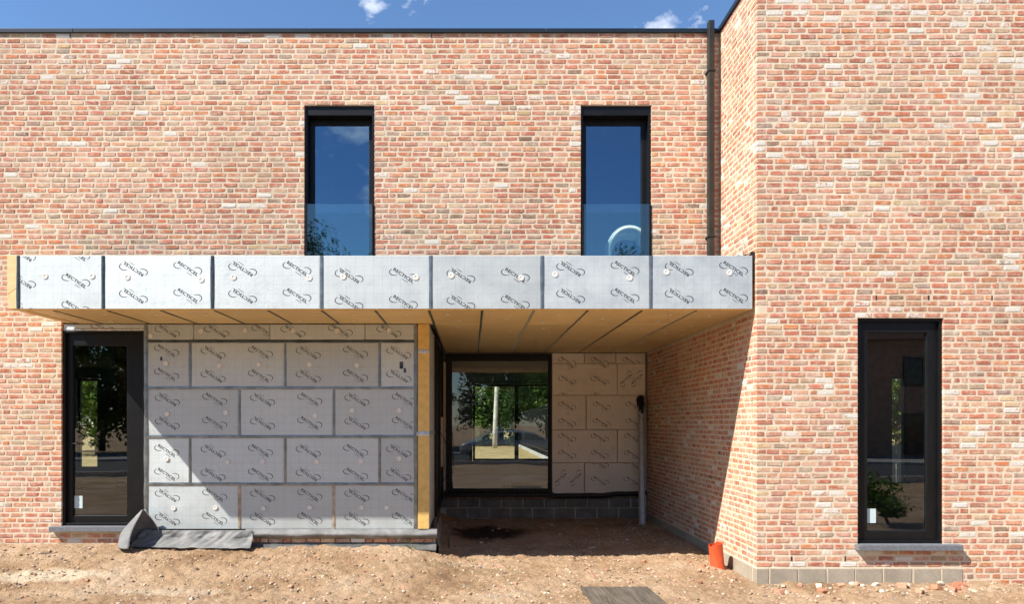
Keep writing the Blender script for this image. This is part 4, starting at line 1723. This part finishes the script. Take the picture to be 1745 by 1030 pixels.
# ------------------------------------------------------------------ trees
def make_tree(name, h, crown_r, crown_z0, leafm, barkm, n_leaf, seed, leaf=0.16, trunk_r=0.14, lean=0.0):
    rr = random.Random(seed)
    root = bpy.data.objects.new(name, None)
    root.empty_display_size = 0.5
    col.objects.link(root)
    tm = MB()
    pts, rad = [], []
    for i in range(9):
        t = i / 8
        pts.append((lean * t * h + 0.08 * math.sin(t * 5 + seed), 0.08 * math.sin(t * 4 + seed * 2), t * h * 0.92))
        rad.append(trunk_r * (1 - 0.86 * t))
    tm.tube(pts, rad, 9)
    tips = []
    nb = 16
    for k in range(nb):
        t = rr.uniform(max(0.12, crown_z0 / h), 0.9)
        i = min(7, int(t * 8))
        b0 = Vector(pts[i]).lerp(Vector(pts[i + 1]), t * 8 - i)
        a = rr.uniform(0, 6.28)
        ext = crown_r * rr.uniform(0.45, 0.95) * (0.5 + 0.9 * math.sin(math.pi * min(1, (t * h - crown_z0 * 0.6) / (h - crown_z0 * 0.6))))
        b2 = b0 + Vector((math.cos(a) * ext, math.sin(a) * ext, ext * rr.uniform(0.25, 0.8)))
        bm = b0.lerp(b2, 0.5) + Vector((0, 0, -0.08 * ext))
        r0 = trunk_r * (1 - 0.8 * t) * 0.5
        tm.tube([b0, bm, b2], [r0, r0 * 0.6, r0 * 0.15], 5)
        tips += [b0.lerp(b2, 0.55), b2, bm.lerp(b2, 0.5)]
    tips += [Vector(pts[-1]), Vector(pts[-2])]
    tr = bpy.data.objects.new('trunk', tm.mesh('trunk', [barkm], True))
    link(tr, root, keep=False)
    lm = MB()
    clumps = []
    for p in tips:
        for _ in range(2):
            clumps.append((p + Vector([rr.gauss(0, 0.35) * crown_r * 0.35 for _ in range(3)]), rr.uniform(0.28, 0.62) * crown_r * 0.55))
    for _ in range(n_leaf):
        c, r = rr.choice(clumps)
        d = Vector((rr.gauss(0, 1), rr.gauss(0, 1), rr.gauss(0, 0.8)))
        d = d.normalized() * r * rr.random() ** 0.45
        p = c + d
        if p.z < 0.15:
            continue
        s = leaf * rr.uniform(0.6, 1.3)
        a = Vector((rr.uniform(-1, 1), rr.uniform(-1, 1), rr.uniform(-0.6, 0.6))).normalized()
        b = a.cross(Vector((rr.uniform(-1, 1), rr.uniform(-1, 1), rr.uniform(-1, 1)))).normalized()
        lm.add([p - a * s, p + b * s * 0.55, p + a * s, p - b * s * 0.55], [(0, 1, 2, 3)])
    cr = bpy.data.objects.new('crown', lm.mesh('crown', [leafm]))
    link(cr, root, keep=False)
    return root


bushA = make_tree('leafy_tree', 7.0, 3.0, 0.4, 'leaf_mid', 'bark', 6500, 3, 0.15)
bushB = make_tree('leafy_tree', 6.0, 2.7, 0.3, 'leaf_light', 'bark', 6000, 8, 0.13)
bushC = make_tree('leafy_tree', 9.0, 3.4, 1.0, 'leaf_dark', 'bark', 7000, 21, 0.17)
birch = make_tree('birch_tree', 11.0, 2.2, 4.5, 'leaf_light', 'birch_bark', 3500, 5, 0.1, 0.12)
birch.location = (1.15, 33.0, 0.55)
tag(birch, 'pale trunked birch seen through the porch window', 'tree')
birch2 = copy_tree(birch)
birch2.location = (3.75, 37.5, 0.55)
birch2.rotation_euler = (0, 0, 1.3)
tag(birch2, 'slender birch beyond the railing seen through the porch window', 'tree')
used = set()


def place_tree(src, x, y, z, s, rz, label, group):
    o = src if src.name not in used else copy_tree(src)
    used.add(src.name)
    o.location = (x, y, z)
    o.scale = (s, s, s)
    o.rotation_euler = (0, 0, rz)
    tag(o, label, 'tree', group)


protos = (bushA, bushB, bushC)
k = 0
for x, y, s in ((-4, 39, 1.0), (-1.2, 37, 0.9), (0.6, 40, 1.0), (2.4, 38, 0.85), (4.6, 41, 1.1), (6.8, 38, 0.9), (-7, 42, 1.2), (-0.4, 44, 1.25), (3.2, 45, 1.3), (7.5, 46, 1.2), (-2.6, 41, 1.1), (1.6, 42.5, 1.2), (0.2, 36.5, 0.6), (2.0, 36, 0.5), (3.4, 36.5, 0.6), (-1.6, 48, 1.7), (2.0, 49, 1.8), (5.5, 49, 1.7), (9.5, 43, 1.2)):
    place_tree(protos[(k * 2) % 3 if k % 4 else 1] if k > 2 else protos[k % 3], x, y, 0.5, s, k * 1.3, 'leafy tree in the wood behind the garden seen through the porch window', 'trees behind the garden')
    k += 1
for x, y, s in ((-13.8, 26, 0.9), (-16.5, 29, 1.0), (-11.5, 30, 1.0)):
    place_tree(protos[k % 3], x, y, 0.5, s, k * 1.3, 'leafy tree glimpsed through the narrow rear window behind the left door', 'trees behind the left room')
    k += 1
for x, y, s in ((12.5, 20.5, 0.8), (15.0, 24.5, 1.0), (10.8, 22, 0.8)):
    place_tree(protos[1], x, y, 0.5, s, k * 1.3, 'bright green tree glimpsed through the slit behind the right window', 'trees behind the right wing')
    k += 1
for x, y, s in ((-17, -27, 1.25), (-12.0, -24, 1.1), (-8.4, -27, 1.2), (-3.5, -25, 0.8), (1.5, -28, 0.85), (5.5, -26, 0.9), (-23, -26, 1.3), (-19.8, -23, 1.2), (-26.5, -25, 1.4), (-31, -28, 1.5), (-36, -27, 1.5), (-14.5, -31, 1.5), (-6, -32, 1.3), (3.2, -33, 1.2), (8.2, -31, 1.2), ):
    place_tree(protos[k % 3], x, y, 0.0, s, k * 1.7, 'tree across the street, mirrored in the window panes', 'trees across the street')
    k += 1

tall = make_tree('tall_tree', 14.0, 3.4, 4.0, 'leaf_dark', 'bark', 12000, 41, 0.11, 0.22)
tall.location = (-10.4, -25.5, 0)
tag(tall, 'tall tree across the street, mirrored low in the left upper window', 'tree', 'tall trees across the street')
for x, y, s_ in ((-7.2, -29, 0.93), (-5.6, -27, 0.88), (7.4, -27.5, 0.92), (10.6, -30, 1.0)):
    o = copy_tree(tall)
    o.location = (x, y, 0)
    o.rotation_euler = (0, 0, x)
    o.scale = (s_, s_, s_)
    tag(o, 'tall tree across the street, mirrored low in the upper windows', 'tree', 'tall trees across the street')

# garden railing behind the house: kerb, rails and single bars
rail = empty('garden_railing', (2.42, 18.2, 0.58))
m_ = MB().box(-0.09, 0.09, 0, 20, -0.02, 0.10)
o = bpy.data.objects.new('kerb_stone', m_.mesh('kerb_stone', ['kerb'])); link(o, rail, keep=False)
for zz in (0.25, 1.62):
    m_ = MB().box(-0.02, 0.02, 0, 20, zz, zz + 0.04)
    o = bpy.data.objects.new('rail', m_.mesh('rail', ['black_metal'])); link(o, rail, keep=False)
m_ = MB()
m_.tube([(0, 0, 0.10), (0, 0, 1.75)], 0.011, 6)
bar = m_.mesh('bar', ['black_metal'])
for i in range(142):
    o = bpy.data.objects.new('bar', bar)
    o.location = (0, 0.05 + i * 0.14, 0)
    link(o, rail, keep=False)
tag(rail, 'black bar railing on a pale kerb in the garden behind the house', 'railing')

# pale boards behind the slit window
pf = empty('pale_board_fence', (8.95, 14.6, 0.1))
m_ = MB().box(-0.045, 0.045, -0.012, 0.012, 0, 1.2)
brd = m_.mesh('board', ['kerb'])
for i in range(16):
    o = bpy.data.objects.new('board', brd)
    o.location = (-0.9 + i * 0.115, 0, rng.uniform(-0.03, 0.03))
    link(o, pf, keep=False)
for zz in (0.3, 0.9):
    m_ = MB().box(-0.98, 0.9, 0.014, 0.04, zz, zz + 0.07)
    o = bpy.data.objects.new('rail', m_.mesh('rail', ['kerb'])); link(o, pf, keep=False)
tag(pf, 'pale upright boards glimpsed through the slit behind the right window', 'fence')

# ------------------------------------------------------------------ house across the street (mirrored in the right pane)
oh = empty('brick_house', (24, -22, 0))
m_ = MB().box(-13, 14, -9, 0, -0.2, 6.2)
o = bpy.data.objects.new('wall', m_.mesh('wall', ['far_brick'])); link(o, oh, keep=False)
m_ = MB()
m_.add([(-13.4, -9.4, 6.2), (14.4, -9.4, 6.2), (14.4, 0.4, 6.2), (-13.4, 0.4, 6.2), (-13.4, -4.5, 9.6), (14.4, -4.5, 9.6)],
       [(0, 3, 2, 1), (3, 5, 4)[::-1] if False else (2, 3, 4, 5), (0, 1, 5, 4), (3, 0, 4), (1, 2, 5)])
o = bpy.data.objects.new('roof', m_.mesh('roof', ['roof_tile'])); link(o, oh, keep=False)
for i in range(7):
    for z0, z1 in ((3.7, 5.3), (0.1, 2.3)):
        x0 = -11.8 + i * 3.6
        m_ = MB().ring(x0, x0 + 1.2, z0, z1, .07, .07, .07, .07, 0.02, 0.06)
        o = bpy.data.objects.new('window', m_.mesh('window', ['dark_grey_metal'])); link(o, oh, keep=False)
        m_ = MB().box(x0 + .06, x0 + 1.14, 0.004, 0.03, z0 + .06, z1 - .06)
        p_ = bpy.data.objects.new('pane', m_.mesh('pane', ['far_window'])); link(p_, o, keep=False)
tag(oh, 'dark brick house across the street, mirrored in the right window', 'house')

# hedge bush in front of the right pane, mirrored low in it
hb = make_tree('low_bush', 0.75, 0.6, 0.05, 'leaf_mid', 'bark', 1800, 33, 0.045, 0.03)
hb.location = (7.35, 3.1, -0.05)
tag(hb, 'low dark bush on the plot, mirrored at the bottom of the right window', 'bush')

# ------------------------------------------------------------------ silver car on the street (mirrored in the porch pane)
def make_car(loc, rz):
    root = empty('parked_car', loc, rz)
    st = [(-2.2, .38, .62, .64, .62, .55), (-2.1, .24, .78, .80, .80, .70), (-1.75, .22, .86, .90, .86, .74), (-1.35, .22, .90, 1.02, .88, .68),
          (-0.85, .22, .93, 1.36, .89, .58), (-0.3, .22, .94, 1.45, .90, .57), (0.3, .22, .94, 1.46, .90, .57), (0.9, .22, .95, 1.42, .90, .57),
          (1.5, .22, .96, 1.32, .89, .56), (1.95, .24, .97, 1.08, .86, .60), (2.2, .30, .90, .92, .80, .66), (2.28, .42, .72, .74, .72, .60)]
    vs, fs = [], []
    for x, zb_, zs_, zr, w_, wr in st:
        vs += [(x, -w_ * .93, zb_), (x, -w_, (zb_ + zs_) * .5), (x, -w_ * .97, zs_), (x, -wr, zr), (x, -wr * .5, zr + .03), (x, wr * .5, zr + .03), (x, wr, zr),
               (x, w_ * .97, zs_), (x, w_, (zb_ + zs_) * .5), (x, w_ * .93, zb_)]
    n = 10
    for i in range(len(st) - 1):
        for k_ in range(n):
            k2 = (k_ + 1) % n
            fs.append((i * n + k_, (i + 1) * n + k_, (i + 1) * n + k2, i * n + k2))
    fs += [tuple(range(n)), tuple((len(st) - 1) * n + k_ for k_ in reversed(range(n)))]
    m_ = MB(); m_.add(vs, fs)
    body = bpy.data.objects.new('body', m_.mesh('body', ['car_paint'], True)); link(body, root, keep=False)
    md_ = body.modifiers.new('sub', 'SUBSURF'); md_.levels = 1; md_.render_levels = 1

    def lerp_side(i, j, t, s):
        a, b = st[i], st[j]
        x = a[0] + (b[0] - a[0]) * t
        zs_, zr = a[2] + (b[2] - a[2]) * t, a[3] + (b[3] - a[3]) * t
        w_, wr = a[4] + (b[4] - a[4]) * t, a[5] + (b[5] - a[5]) * t
        return x, zs_, zr, w_ * .97, wr
    for s in (-1, 1):
        for xa, xb in ((3, 5), (5, 7), (7, 9)):
            m_ = MB()
            P = []
            for i in range(xa, xb + 1):
                x, zs_, zr, w_, wr = lerp_side(i, i, 0, s)
                for q_ in (0.12, 0.86):
                    P.append((x + (0.05 if i == xa else -0.05 if i == xb else 0), s * ((w_ + (wr - w_) * q_) + 0.006), zs_ + (zr - zs_) * q_))
            F = [(2 * i, 2 * i + 2, 2 * i + 3, 2 * i + 1) for i in range(xb - xa)]
            m_.add(P, F if s < 0 else [tuple(reversed(q_)) for q_ in F])
            o_ = bpy.data.objects.new('side_window', m_.mesh('side_window', ['car_glass'])); link(o_, root, keep=False)
    for x in (-1.38, 1.36):
        for s in (-1, 1):
            m_ = MB(); m_.tube([(x, s * .70, .32), (x, s * .90, .32)], .32, 24)
            wh = bpy.data.objects.new('wheel', m_.mesh('wheel', ['rubber'])); link(wh, root, keep=False)
            m_ = MB(); m_.tube([(x, s * .88, .32), (x, s * .912, .32)], .21, 20)
            o_ = bpy.data.objects.new('rim', m_.mesh('rim', ['rim_metal'])); link(o_, wh, keep=False)
    for s in (-1, 1):
        m_ = MB().box(-2.16, -2.02, s * .6 - .14, s * .6 + .14, .60, .72)
        o_ = bpy.data.objects.new('headlight', m_.mesh('headlight', ['lamp_lens'])); bevel(o_, 0.03); link(o_, root, keep=False)
        m_ = MB().box(2.14, 2.25, s * .62 - .13, s * .62 + .13, .72, .86)
        o_ = bpy.data.objects.new('tail_light', m_.mesh('tail_light', ['tail_lens'])); bevel(o_, 0.03); link(o_, root, keep=False)
    return root


car = make_car((1.6, -9.6, -0.06), 0)
tag(car, 'silver car parked on the street, mirrored in the porch window', 'car')
